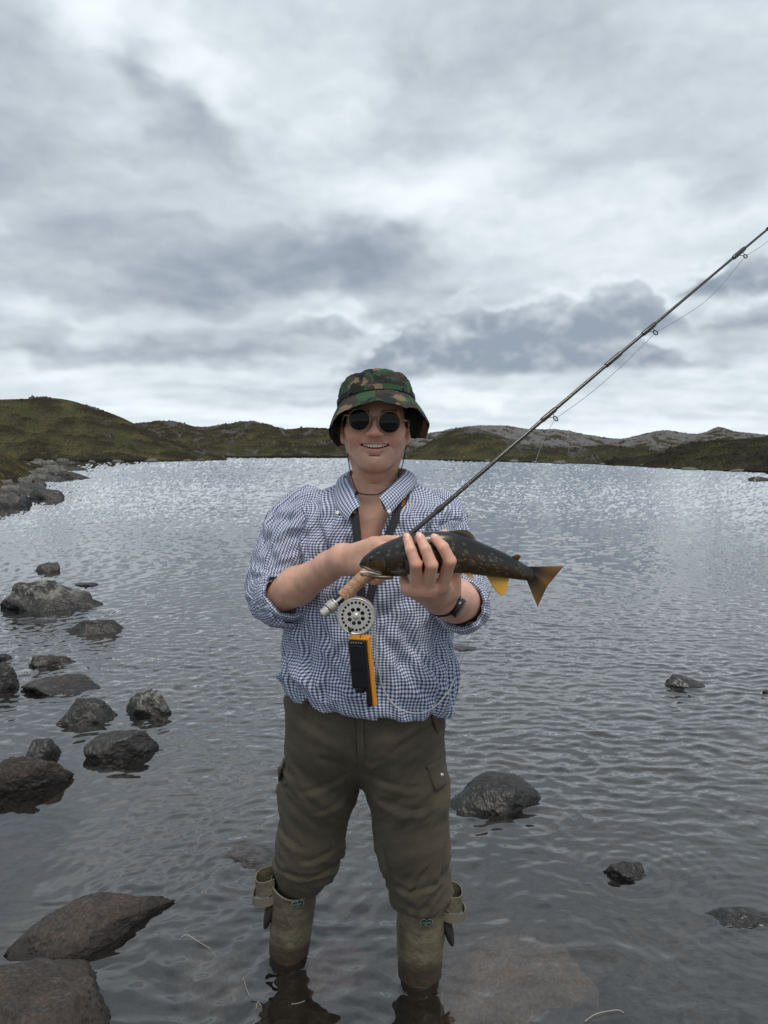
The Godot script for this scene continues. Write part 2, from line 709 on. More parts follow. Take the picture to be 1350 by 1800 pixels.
	mat("black_strap", Color(0.010, 0.011, 0.016), 0.75)
	mat("orange_print", Color(0.75, 0.27, 0.03), 0.6)
	mat("hair", Color(0.022, 0.013, 0.008), 0.7)
	mat("nail", Color(0.68, 0.43, 0.36), 0.3)
	mat("teeth", Color(0.72, 0.66, 0.56), 0.25)
	mat("mouth", Color(0.06, 0.012, 0.010), 0.5)
	mat("glasses_frame", Color(0.22, 0.125, 0.06), 0.3)
	var lens := mat("dark_lens", Color(0.006, 0.006, 0.007), 0.04)
	lens.metallic_specular = 0.3
	mat("black_rubber", Color(0.008, 0.008, 0.009), 0.5)
	mat("black_plastic", Color(0.006, 0.007, 0.010), 0.35)
	mat("orange_plastic", Color(0.80, 0.30, 0.012), 0.4)
	mat("watch_glass", Color(0.03, 0.035, 0.04), 0.08)
	mat("steel", Color(0.55, 0.53, 0.50), 0.32, 1.0)
	mat("brushed_silver", Color(0.56, 0.53, 0.48), 0.42, 0.85)
	mat("dark_metal", Color(0.03, 0.03, 0.03), 0.35, 0.8)
	mat("rod_blank", Color(0.020, 0.021, 0.015), 0.22)
	mat("white_print", Color(0.6, 0.58, 0.52), 0.5)
	mat("fly_line", Color(1, 1, 1), 0.5).vertex_color_use_as_albedo = true
	mat("button", Color(0.72, 0.72, 0.70), 0.3)
	mat("pale_stem", Color(0.45, 0.40, 0.28), 0.8)
	var cork := mat("cork", Color(1, 1, 1), 0.8)
	cork.albedo_texture = noise_tex(noise(18, 0.06, 5, FastNoiseLite.TYPE_CELLULAR), 256, ramp([[0.0, Color(0.22, 0.14, 0.10)], [0.3, Color(0.60, 0.46, 0.35)], [0.6, Color(0.70, 0.56, 0.45)], [1.0, Color(0.76, 0.63, 0.52)]]))
	cork.uv1_triplanar = true
	cork.uv1_scale = Vector3.ONE * 12.0
	var fs := mat("trout_skin", Color(1, 1, 1), 0.32)
	fs.metallic_specular = 0.4
	fs.albedo_texture = trout_print()
	fs.heightmap_enabled = true
	fs.heightmap_texture = noise_tex(noise(19, 0.16, 2, FastNoiseLite.TYPE_CELLULAR), 512)
	fs.heightmap_scale = 0.03
	fs.clearcoat_enabled = true
	fs.clearcoat = 0.34
	fs.clearcoat_roughness = 0.12
	for k in [["dark_fin", Color(0.030, 0.022, 0.010)], ["yellow_fin", Color(0.50, 0.24, 0.018)], ["tail_fin", Color(0.12, 0.06, 0.016)]]:
		var fin := mat(k[0], Color(1, 1, 1), 0.35)
		fin.vertex_color_use_as_albedo = true
		fin.cull_mode = BaseMaterial3D.CULL_DISABLED
		fin.backlight_enabled = true
		fin.backlight = grey(0.35)
	mat("dark_fin_solid", Color(0.02, 0.016, 0.012), 0.3)
	mat("fish_mouth", Color(0.62, 0.58, 0.54), 0.25)
	mat("fish_jaw", Color(0.09, 0.055, 0.02), 0.3)
	mat("fish_eye", Color(0.01, 0.009, 0.008), 0.08)
	mat("fish_eye_ring", Color(0.10, 0.065, 0.025), 0.3)
	var bd := mat("badge", Color(1, 1, 1), 0.45)
	bd.albedo_texture = badge_print()

func camouflage() -> ImageTexture:
	var s := 512
	var ims := []
	for k in 3:
		var n := noise(60 + k, 0.0065, 3)
		n.domain_warp_enabled = true
		n.domain_warp_amplitude = 40.0
		ims.append(n.get_seamless_image(s, s))
	var im := Image.create_empty(s, s, false, Image.FORMAT_RGB8)
	for y in s:
		for x in s:
			var col := Color(0.019, 0.062, 0.026)
			if (ims[0] as Image).get_pixel(x, y).r > 0.56:
				col = Color(0.035, 0.023, 0.018)
			if (ims[1] as Image).get_pixel(x, y).r > 0.69:
				col = Color(0.16, 0.115, 0.065)
			if (ims[2] as Image).get_pixel(x, y).r > 0.62:
				col = Color(0.009, 0.010, 0.010)
			im.set_pixel(x, y, col.linear_to_srgb())
	return ImageTexture.create_from_image(im)

# the trout's skin: u runs from snout to tail, v from the back (0) to the belly (1)
func trout_print() -> ImageTexture:
	var w := 1024
	var h := 256
	var n := noise(25, 0.02, 4)
	var im := Image.create_empty(w, h, false, Image.FORMAT_RGB8)
	for y in h:
		for x in w:
			var u := float(x) / w
			var v := float(y) / h + n.get_noise_2d(x, y) * 0.08
			var col := Color(0.0075, 0.0085, 0.009)
			col = col.lerp(Color(0.017, 0.014, 0.010), smoothstep(0.22, 0.45, v))
			col = col.lerp(Color(0.085, 0.046, 0.010) if u < 0.26 else Color(0.042, 0.024, 0.009), smoothstep(0.38, 0.6, v))
			col = col.lerp(Color(0.20, 0.115, 0.03), smoothstep(0.78, 0.97, v))
			col = col.lerp(Color(0.008, 0.008, 0.008), smoothstep(0.10, 0.03, u) * smoothstep(0.9, 0.5, v))
			col *= 0.85 + 0.5 * n.get_noise_2d(x * 3.0, y * 3.0 + 99)
			im.set_pixel(x, y, col.linear_to_srgb())
	var r := RandomNumberGenerator.new()
	r.seed = 77
	for k in 120:
		var u := r.randf_range(0.10, 0.9)
		var v := r.randf_range(0.26, 0.74)
		var rad := r.randf_range(2.6, 5.0) * (0.8 if u < 0.24 else 1.0)
		var red := r.randf() < 0.12
		var cx := u * w
		var cy := v * h
		for dy in range(-9, 10):
			for dx in range(-15, 16):
				var d := Vector2(dx / 1.25, dy).length()
				var px := int(cx) + dx
				var py := int(cy) + dy
				if py < 0 or py >= h or px < 0 or px >= w or d > rad + 3.0:
					continue
				var o := im.get_pixel(px, py).srgb_to_linear()
				var ring := smoothstep(rad + 2.4, rad + 0.8, d) * smoothstep(rad - 1.2, rad + 0.4, d) * 0.75
				o = o.lerp(Color(0.006, 0.006, 0.006) if not red else Color(0.16, 0.03, 0.01), smoothstep(rad, rad - 1.5, d) * 0.9)
				o = o.lerp(Color(0.20, 0.18, 0.125), ring * 0.85)
				im.set_pixel(px, py, o.linear_to_srgb())
	for y in range(60, 232):                                 # the edge of the gill cover
		var gx := 0.235 + 0.035 * sin((y - 60) / 172.0 * PI)
		for dx in range(-5, 6):
			var px := int(gx * w) + dx
			im.set_pixel(px, y, im.get_pixel(px, y).lerp(Color(0.02, 0.015, 0.01), 0.75 * (1.0 - absf(dx) / 6.0)))
	return ImageTexture.create_from_image(im)

# heart-shaped badge on the boots: pale rim, green field, two lines of pale lettering
func badge_print() -> ImageTexture:
	var im := Image.create_empty(96, 64, false, Image.FORMAT_RGB8)
	im.fill(Color(0.50, 0.56, 0.52))
	for y in 64:
		for x in 96:
			var p := Vector2((x - 48) / 42.0, (y - 30) / 26.0)
			if heart_at(p * 1.13) < 0.0:
				im.set_pixel(x, y, Color(0.10, 0.17, 0.13))
	var r := RandomNumberGenerator.new()
	r.seed = 6
	var pale := Color(0.55, 0.60, 0.56)
	var x := 18
	while x < 76:
		var wl := r.randi_range(3, 5)
		im.fill_rect(Rect2i(x, 26 - (3 if r.randf() < 0.3 else 0), 2, 11), pale)
		im.fill_rect(Rect2i(x, 26 + r.randi_range(0, 8), wl, 2), pale)
		x += wl + 2
	x = 36
	while x < 60:
		im.fill_rect(Rect2i(x, 41, 2, 6), pale)
		im.fill_rect(Rect2i(x, 41 + r.randi_range(0, 4), 4, 2), pale)
		x += 5
	return ImageTexture.create_from_image(im)

func heart_at(p: Vector2) -> float:
	var dip := 0.32 * exp(-pow(p.x / 0.16, 2.0))
	return maxf(Vector2(p.x, p.y * 0.98 + 0.02).length() - 1.0, -(p.y + 0.78 - dip))
# ---------------------------------------------------------------- lake
var waves := []
var ring_waves := []
var contact := []
var calm_noise: FastNoiseLite
var warp_noise: FastNoiseLite
const COLS := 940
const ROWS := 930
var water_rows := []

func ground_height(x: float, z: float) -> float:
	var d := -z
	var deep := 0.25 + 0.05 * maxf(d - 2.6, 0.0) + 0.03 * maxf(d - 8.0, 0.0)
	deep += 0.05 * clampf(x, -2.0, 3.0)
	return -minf(deep, 3.0)

func make_lake_bed() -> void:
	var g := Geo.new()
	var n := noise(31, 0.9, 4)
	var n2 := noise(32, 3.5, 3)
	var p := PackedVector3Array()
	var cols := PackedColorArray()
	var uvs := PackedVector2Array()
	var nu := 260
	var nv := 220
	for j in nv:
		var t := float(j) / (nv - 1)
		var z := 3.0 - 9.0 * t - 500.0 * pow(t, 7.0)
		for i in nu:
			var s := float(i) / (nu - 1) * 2.0 - 1.0
			var x := 4.5 * s + 500.0 * pow(s, 9.0)
			var a := n.get_noise_2d(x, z)
			var b := n2.get_noise_2d(x, z)
			p.append(Vector3(x, ground_height(x, z) + a * 0.09 + b * 0.025, z))
			var c := Color(0.07, 0.055, 0.04).lerp(Color(0.14, 0.10, 0.065), smoothstep(-0.1, 0.5, a)).lerp(Color(0.05, 0.045, 0.035), smoothstep(0.1, 0.5, -b - a * 0.5))
			cols.append(c)
			uvs.append(Vector2(x, z))
	g.sheet(p, nu, nv, false, uvs, cols)
	setting("lake_bed", g, M["lake_bed"])

func make_water() -> void:
	calm_noise = noise(51, 0.35, 3)
	warp_noise = noise(52, 1.7, 2)
	var r := RandomNumberGenerator.new()
	r.seed = 12
	for i in 36:
		var t := i / 35.0
		var lam := 0.038 * pow(15.0, t)                     # 4 cm to 57 cm
		var dir := r.randfn(0.06, 0.62) if lam < 0.3 else r.randfn(0.10, 0.30)
		var k := TAU / lam
		var slope: float = 0.112 * exp(-pow(log(lam / 0.095) / 0.75, 2.0)) + 0.008
		waves.append([sin(dir) * k, cos(dir) * k, slope / k, r.randf() * TAU, lam, 1.25 * pow(maxf(cos(dir), 0.0), 36.0)])
	ring_waves = [[Vector3(-0.2667, 0, -1.933), 0.05, 0.22, 0.10], [Vector3(0.0914, 0, -1.835), 0.05, 0.22, 0.10], [Vector3(0.4361, 0, -2.886), 0.06, 0.45, 0.10], [Vector3(0.7874, 0, -2.344), 0.045, 0.4, 0.08], [Vector3(1.096, 0, -2.133), 0.042, 0.6, 0.09], [Vector3(-0.7318, 0, -2.225), 0.05, 0.35, 0.06], [Vector3(-0.4362, 0, -2.377), 0.05, 0.5, 0.08]]
	contact = [[Vector3(-0.2591, 0, -1.933), 0.053], [Vector3(0.0919, 0, -1.846), 0.050]]
	water_rows.resize(ROWS)
	var job := WorkerThreadPool.add_group_task(water_row, ROWS, 4, true)
	WorkerThreadPool.wait_for_group_task_completion(job)
	var g := Geo.new()
	for j in ROWS:
		g.v.append_array(water_rows[j][0])
		g.n.append_array(water_rows[j][1])
	g.uv.resize(g.v.size())
	g.c.resize(g.v.size())
	g.c.fill(Color.WHITE)
	for j in ROWS - 1:
		var row := PackedInt32Array()
		row.resize((COLS - 1) * 6)
		for i in COLS - 1:
			var k := j * COLS + i
			row[i * 6] = k
			row[i * 6 + 1] = k + COLS
			row[i * 6 + 2] = k + COLS + 1
			row[i * 6 + 3] = k
			row[i * 6 + 4] = k + COLS + 1
			row[i * 6 + 5] = k + 1
		g.ix.append_array(row)
	setting("water", g, M["water"])

# the surface is finer where the photographer stands and coarser out on the lake
func water_row(j: int) -> void:
	var vs := PackedVector3Array()
	var ns := PackedVector3Array()
	var t := float(j) / (ROWS - 1)
	var dip := lerpf(1.18, 0.0030, pow(t, 0.92))
	var rad := 1.36 / tan(dip)
	for i in COLS:
		var az := lerpf(-0.80, 0.80, float(i - 40) / (COLS - 81))
		if i < 40:
			az -= pow((40.0 - i) / 40.0, 2.0) * 1.7
		elif i > COLS - 41:
			az += pow((i - COLS + 41.0) / 40.0, 2.0) * 1.7
		var x := rad * sin(az)
		var z := 0.25 - rad * cos(az)
		var ripple := 0.92 + 0.6 * calm_noise.get_noise_2d(x, z * 1.6)
		var sheltered := smoothstep(-0.5, -1.6, x + 0.10 * z) * smoothstep(-5.5, -3.0, z)
		ripple *= lerpf(1.0, 0.22, sheltered)
		var near := smoothstep(-3.6, -2.2, z)
		ripple *= lerpf(1.0, 0.38, near)
		ripple *= lerpf(1.0, 0.78, smoothstep(-4.0, -9.0, z))
		ripple = clampf(ripple, 0.1, 1.5)
		var out := smoothstep(-3.4, -11.0, z)                  # far out the long crests and the faces turned to this shore are what shows
		var wx := warp_noise.get_noise_2d(x, z) * 0.09 * (1.0 - 0.4 * out)
		var wz := warp_noise.get_noise_2d(x + 50.0, z) * 0.06 * (1.0 - 0.4 * out)
		var h := 0.0
		var gx := 0.0
		var gz := 0.0
		var small := smoothstep(0.0, 0.2, ripple)
		for w in waves:
			var ph: float = w[0] * (x + wx) + w[1] * (z + wz) + w[3]
			var s := sin(ph)
			var e := exp(0.75 * (s - 1.0))
			var amp: float = w[2] * (ripple if w[4] < 0.28 else lerpf(ripple, 1.0, 0.45)) * lerpf(1.0, w[5], out)
			h += amp * (e - 0.55)
			var q: float = amp * e * 0.75 * cos(ph) * 1.55
			gx += q * w[0]
			gz += q * w[1]
		for c in ring_waves:
			var dx: float = x - c[0].x
			var dz: float = z - c[0].z
			var d := sqrt(dx * dx + dz * dz)
			if d > 0.02 and d < c[2] * 4.0:
				var k: float = TAU / c[1]
				var a: float = c[3] / k * exp(-d / c[2]) * (0.6 + 0.8 * calm_noise.get_noise_2d(x * 3.0, z * 3.0))
				h += a * sin(k * d)
				var q: float = a * k * cos(k * d) / d
				gx += q * dx
				gz += q * dz
		for c in contact:                                     # water climbs a little where it touches the boots
			var dx: float = x - c[0].x
			var dz: float = z - c[0].z
			var d := sqrt(dx * dx + dz * dz) + 1e-5
			var o: float = d - c[1]
			if o < 0.05 and o > -0.02:
				var a := 0.004 * exp(-maxf(o, 0.0) / 0.008)
				h += a
				if o > 0:
					gx -= a / 0.008 * dx / d
					gz -= a / 0.008 * dz / d
		gx *= lerpf(1.0, 0.75, out)
		if gz > 0.0:
			gz *= lerpf(1.0, -0.45, out)
		gz = gz * lerpf(1.0, 0.52, out) - 0.035 * smoothstep(-12.0, -50.0, z)
		vs.append(Vector3(x, h, z))
		ns.append(Vector3(-gx, 1.0, -gz).normalized())
	water_rows[j] = [vs, ns]

# ---------------------------------------------------------------- hills
func along(line: Array, t: float) -> Vector3:
	var s := clampf(t, 0.0, 1.0) * (line.size() - 1)
	var i := mini(int(s), line.size() - 2)
	var u := s - i
	var a: Vector3 = line[maxi(i - 1, 0)]
	var b: Vector3 = line[i]
	var c: Vector3 = line[i + 1]
	var d: Vector3 = line[mini(i + 2, line.size() - 1)]
	return b.cubic_interpolate(c, a, d, u) if line.size() > 2 else b.lerp(c, u)

# a hill between its shore line and its ridge line, falling away again behind the ridge
func hill(shore: Array, ridge: Array, cols: int, rows: int, bulge: float, rough: float, tussock: float, rocky: float, seed_: int, turf: Color, heath: Color, stone: Color) -> void:
	var g := Geo.new()
	var big := noise(seed_, 0.03, 4)
	var mid := noise(seed_ + 1, 0.16, 4)
	var tiny := noise(seed_ + 2, 0.9, 3)
	var crag := noise(seed_ + 3, 0.055, 4)
	crag.fractal_type = FastNoiseLite.FRACTAL_RIDGED
	var p := PackedVector3Array()
	var cs := PackedColorArray()
	var uvs := PackedVector2Array()
	for j in rows:
		var s := float(j) / (rows - 1) * 1.45
		for i in cols:
			var t := float(i) / (cols - 1)
			var a := along(shore, t)
			var b := along(ridge, t)
			var q := a.lerp(b, s)
			var up := sin(minf(s, 1.0) * PI / 2)
			up = lerpf(minf(s, 1.0), up, bulge)
			if s > 1.0:
				up = 1.0 - pow((s - 1.0) / 0.45, 2.0)
			var y := b.y * up
			var env := smoothstep(0.0, 0.12, s)
			var hb := big.get_noise_2d(q.x, q.z * 0.8)
			var hm := mid.get_noise_2d(q.x, q.z * 0.6)
			var ht := tiny.get_noise_2d(q.x, q.z * 0.5)
			var cr := crag.get_noise_3d(q.x, y * 2.0, q.z * 0.6)
			y += env * (hb * rough * b.y * 0.22 * lerpf(1.0, 0.3, smoothstep(0.7, 0.95, s)) + (hm * tussock * 1.6 + ht * tussock * 0.7) * (1.0 - 0.92 * smoothstep(0.7, 0.92, s)))
			var bare := smoothstep(1.0 - rocky, 1.15 - rocky, cr * 0.5 + 0.5 + hm * 0.25 + 0.1 * s)
			y += bare * env * absf(ht) * tussock * 1.5
			if j == 0:
				y = -1.5
			p.append(Vector3(q.x, y, q.z))
			uvs.append(Vector2(q.x, q.z))
			var c := turf.lerp(heath, smoothstep(-0.15, 0.3, hm * 0.8 + hb * 0.5 + ht * 0.35))
			c = c.lerp(Color(turf.r * 1.7, turf.g * 1.45, turf.b * 1.2), smoothstep(0.1, 0.5, -hm - ht * 0.4) * 0.6)
			c = c.lerp(stone * (0.7 + 0.5 * absf(ht)), bare)
			if s < 0.035 and b.y > 1.0:                        # dark wet rock and peat along the water's edge
				c = c.lerp(Color(0.022, 0.02, 0.016), smoothstep(0.035, 0.012, s))
			cs.append(c)
	g.sheet(p, cols, rows, false, uvs, cs)
	setting("hill", g, M["hill"])

func make_hills() -> void:
	var turf := Color(0.112, 0.112, 0.060)
	var heath := Color(0.062, 0.054, 0.034)
	var stone := Color(0.24, 0.235, 0.23)
	# rocky ridge far off
	hill([Vector3(-36.1, -0.2046, -420), Vector3(7.847, -0.2046, -420), Vector3(51.8, -0.5177, -420), Vector3(95.75, -0.8307, -420), Vector3(139.7, -1.144, -420), Vector3(183.7, -1.457, -420), Vector3(227.6, -1.457, -420), Vector3(277.9, -1.457, -420)],
		[Vector3(-54.97, 3.743, -640), Vector3(7.163, 12.31, -640), Vector3(33.41, 16.11, -640), Vector3(54.86, 20.38, -640), Vector3(78.69, 23.23, -640), Vector3(100.1, 23.23, -640), Vector3(121.6, 20.86, -640), Vector3(147.9, 19.91, -640), Vector3(174.2, 15.16, -640), Vector3(198.2, 12.31, -640), Vector3(214.8, 15.64, -640), Vector3(233.8, 19.43, -640), Vector3(257.7, 16.59, -640), Vector3(269.6, 18.01, -640), Vector3(280.9, 22.28, -640), Vector3(292.5, 18.96, -640), Vector3(312.6, 16.59, -640), Vector3(346.2, 13.26, -640), Vector3(422.6, 12.31, -640)],
		620, 140, 0.2, 0.6, 0.9, 0.34, 300, Color(0.11, 0.108, 0.062), Color(0.075, 0.068, 0.046), Color(0.36, 0.355, 0.36))
	# long low hills across the lake
	hill([Vector3(-81.41, 0, -196.2), Vector3(-63.81, 0, -196.2), Vector3(-44.76, 0, -190.1), Vector3(-27.71, 0, -190.1), Vector3(-10.44, 0, -186.2), Vector3(6.139, 0, -182.5), Vector3(21.44, 0, -173.8)],
		[Vector3(-136.5, 11.9, -330), Vector3(-116.8, 13.13, -330), Vector3(-105.7, 14.1, -330), Vector3(-95.85, 14.84, -330), Vector3(-87.75, 14.1, -330), Vector3(-79.93, 12.15, -330), Vector3(-70.07, 13.13, -330), Vector3(-60.22, 14.59, -330), Vector3(-51.63, 13.61, -330), Vector3(-43.04, 11.41, -330), Vector3(-33.2, 12.15, -330), Vector3(-23.37, 10.43, -330), Vector3(-8.617, 7.496, -330), Vector3(11.09, 3.817, -330), Vector3(40.69, 0.8683, -330)],
		480, 130, 0.55, 0.5, 0.75, 0.13, 310, Color(0.108, 0.106, 0.058), heath, stone)
	# moor on the right
	hill([Vector3(-4.341, 0, -165.9), Vector3(4.722, 0, -140.3), Vector3(13.19, 0, -121.6), Vector3(18.57, 0, -101.3), Vector3(22.96, 0, -88.96), Vector3(26.39, 0, -79.28), Vector3(29.65, 0, -70.12), Vector3(34.11, 0, -62.85)],
		[Vector3(-4.97, 0.6522, -190), Vector3(4.258, 1.502, -190), Vector3(9.505, 2.916, -190), Vector3(14.17, 5.739, -190), Vector3(18.83, 7.289, -190), Vector3(23.65, 7.008, -190), Vector3(28.48, 5.457, -190), Vector3(33.33, 3.622, -190), Vector3(41.14, 2.916, -190), Vector3(47.53, 2.492, -190), Vector3(54.62, 2.916, -190), Vector3(61.72, 2.633, -190), Vector3(71.67, 2.067, -190), Vector3(85.83, 2.774, -190), Vector3(102.9, 2.774, -190)],
		520, 130, 0.35, 0.6, 0.55, 0.14, 320, Color(0.118, 0.115, 0.062), Color(0.066, 0.060, 0.038), stone)
	# dark heathery bank nearest on the right
	hill([Vector3(23.87, 0, -82.89), Vector3(23.87, 0, -70.12), Vector3(24.23, 0, -62.85), Vector3(24.51, 0, -56.95), Vector3(25.23, 0, -49.92), Vector3(25.54, 0, -42.36), Vector3(25.42, 0, -33.09), Vector3(24.63, 0, -20.18), Vector3(20.88, 0, -10.96)],
		[Vector3(27.36, 0.085, -95), Vector3(32.31, 0.7937, -95), Vector3(35.13, 1.572, -95), Vector3(37.94, 2.421, -95), Vector3(40.77, 2.632, -95), Vector3(44.3, 2.985, -95), Vector3(47.83, 3.338, -95), Vector3(56.99, 4.395, -95), Vector3(72.52, 5.239, -95), Vector3(96.84, 4.331, -80), Vector3(94.13, 2.661, -50)],
		540, 120, 0.75, 0.5, 0.45, 0.05, 330, Color(0.078, 0.074, 0.042), Color(0.040, 0.036, 0.024), stone)
	# grassy hill on the left
	hill([Vector3(-34.91, 0, -21.37), Vector3(-54.38, 0, -49.24), Vector3(-64.95, 0, -79.28), Vector3(-60.74, 0, -86.84), Vector3(-54.23, 0, -91.19), Vector3(-49.77, 0, -98.59), Vector3(-44.82, 0, -104.2), Vector3(-38.12, 0, -107.3), Vector3(-32.42, 0, -112.6), Vector3(-28.79, 0, -118.5), Vector3(-26.99, 0, -130.3)],
		[Vector3(-177.7, 9.91, -110), Vector3(-164.3, 13.02, -150), Vector3(-134.2, 14.19, -165), Vector3(-114.5, 14.67, -165), Vector3(-97.46, 12.97, -165), Vector3(-82.76, 12.85, -165), Vector3(-75.4, 12.85, -165), Vector3(-71.11, 12.97, -165), Vector3(-66.83, 12.36, -165), Vector3(-61.98, 10.78, -165), Vector3(-57.11, 9.074, -165), Vector3(-52.26, 6.754, -165), Vector3(-46.17, 4.183, -165), Vector3(-40.67, 1.974, -165), Vector3(-34.68, 0.4062, -160), Vector3(-30.84, -0.2055, -150)],
		700, 190, 0.62, 0.45, 0.5, 0.035, 340, turf, heath, stone)
	# grassy bank behind the heap of rocks on the left
	hill([Vector3(-9.812, 0, -13.94), Vector3(-10.33, 0, -17.28), Vector3(-11.71, 0, -22.43), Vector3(-15.17, 0, -31.37), Vector3(-19.19, 0, -42.36), Vector3(-25.08, 0, -58.79), Vector3(-31.73, 0, -79.28)],
		[Vector3(-23.72, 1.992, -34), Vector3(-23.72, 2.163, -40), Vector3(-24.91, 1.682, -48), Vector3(-27.83, 1.318, -56), Vector3(-30.39, 0.6443, -64), Vector3(-33.26, 0.2265, -76), Vector3(-36.82, -0.1152, -92)],
		220, 110, 0.6, 0.3, 0.22, 0.10, 350, Color(0.12, 0.11, 0.045), heath, Color(0.20, 0.195, 0.185))

# ---------------------------------------------------------------- rocks
func rock_shape(at: Vector3, w: float, h: float, d: float, yaw: float, wedge: float, seed_: int, rough: float, detail: int, lichen: float, tone: Color, taper := 0.0, soft := 0.07) -> Geo:
	var r := RandomNumberGenerator.new()
	r.seed = seed_
	var turn := Basis(Vector3.UP, yaw)
	var deep_w := d / w
	var planes := []
	for i in 15:
		var t := Vector3(r.randfn(), r.randfn() * 0.8, r.randfn()).normalized()
		planes.append([t, r.randf_range(0.62, 1.0)])
	planes.append([Vector3(r.randfn() * 0.12, 1, r.randfn() * 0.12).normalized(), 0.72])
	var lump := noise(seed_ + 5, 1.3, 4)
	var chip := noise(seed_ + 9, 4.0, 4)
	chip.fractal_type = FastNoiseLite.FRACTAL_RIDGED
	var nu := detail
	var nv := detail / 2 + 1
	var p := PackedVector3Array()
	var top := 0.0
	var x0 := 9.0
	var x1 := -9.0
	var z0 := 9.0
	var z1 := -9.0
	for j in nv:
		var el := PI * float(j) / (nv - 1) - PI / 2
		for i in nu:
			var az := TAU * float(i) / (nu - 1)
			if i == nu - 1:
				az = 0.0
			var dir := Vector3(cos(az) * cos(el), sin(el), sin(az) * cos(el))
			var dist := 1.25
			for q in planes:
				var c: float = (q[0] as Vector3).dot(dir)
				if c > 0.12:
					var e: float = q[1] / c
					var k := maxf(soft - absf(dist - e), 0.0) / soft
					dist = minf(dist, e) - k * k * soft * 0.25
			dist *= 1.0 + rough * (0.17 * lump.get_noise_3dv(dir) + 0.055 * chip.get_noise_3dv(dir * 1.5))
			var v := dir * dist
			v.y += wedge * v.x * 0.45
			var skirt := 1.22 - 0.5 * clampf(v.y, -0.3, 0.8)
			v = turn * Vector3(v.x * skirt, v.y, v.z * skirt * deep_w)
			p.append(v)
			if v.y > 0.0:
				top = maxf(top, v.y)
				x0 = minf(x0, v.x)
				x1 = maxf(x1, v.x)
				z0 = minf(z0, v.z)
				z1 = maxf(z1, v.z)
	var cols := PackedColorArray()
	var patch := noise(seed_ + 20, 2.2, 4)
	var dots := noise(seed_ + 21, 9.0, 3)
	for i in p.size():
		var v := p[i]
		var c := tone * (0.85 + 0.35 * lump.get_noise_3dv(v * 1.7))
		c = c.lerp(Color(tone.r * 1.5, tone.g * 1.28, tone.b * 1.15), smoothstep(0.0, 0.5, patch.get_noise_3dv(v + Vector3(7, 0, 0))) * 0.6)
		var l := smoothstep(0.02, 0.3, patch.get_noise_3dv(v) + 0.55 * dots.get_noise_3dv(v) - 0.35 + lichen * 0.5) * smoothstep(0.25, 0.6, v.y / top) * minf(lichen * 1.6, 1.0)
		c = c.lerp(Color(0.26, 0.26, 0.225), l)
		cols.append(c)
		var u := turn.inverse() * v
		var f := 1.0 - taper * pow(minf(absf(u.x) / 1.1, 1.0), 1.4)
		u.z *= f
		u.y *= lerpf(1.0, f, 0.6) if v.y > 0.0 else 1.0
		u = turn * u
		var k := w / (x1 - x0)
		var s := Vector3((u.x - (x0 + x1) / 2) * k, u.y / top * h if v.y > 0 else v.y * maxf(h, w * 0.25), (u.z - (z0 + z1) / 2) * k)
		p[i] = at + s
		var wet := smoothstep(0.045, 0.012, s.y + 0.02 * dots.get_noise_3dv(v) + 0.02 * patch.get_noise_3dv(v)) if s.y > -0.02 else 1.0
		cols[i] = c.lerp(Color(0.014, 0.013, 0.012), wet * 0.8 * minf(h / 0.05, 1.0))
	var g := Geo.new()
	g.sheet(p, nu, nv, true, PackedVector2Array(), cols, true)
	return g

func rock(label: String, x: float, z: float, w: float, h: float, deep: float, yaw: float, wedge: float, seed_: int, rough: float, detail: int, lichen: float, tone: Color, m: String, group := "", called := "rock") -> void:
	var d := w * deep
	var at := Vector3(x, 0, z - d * 0.42)
	solid(called, rock_shape(at, w, h, d, yaw, wedge, seed_, rough, detail, lichen, tone), M[m], at, label, "rock", group)

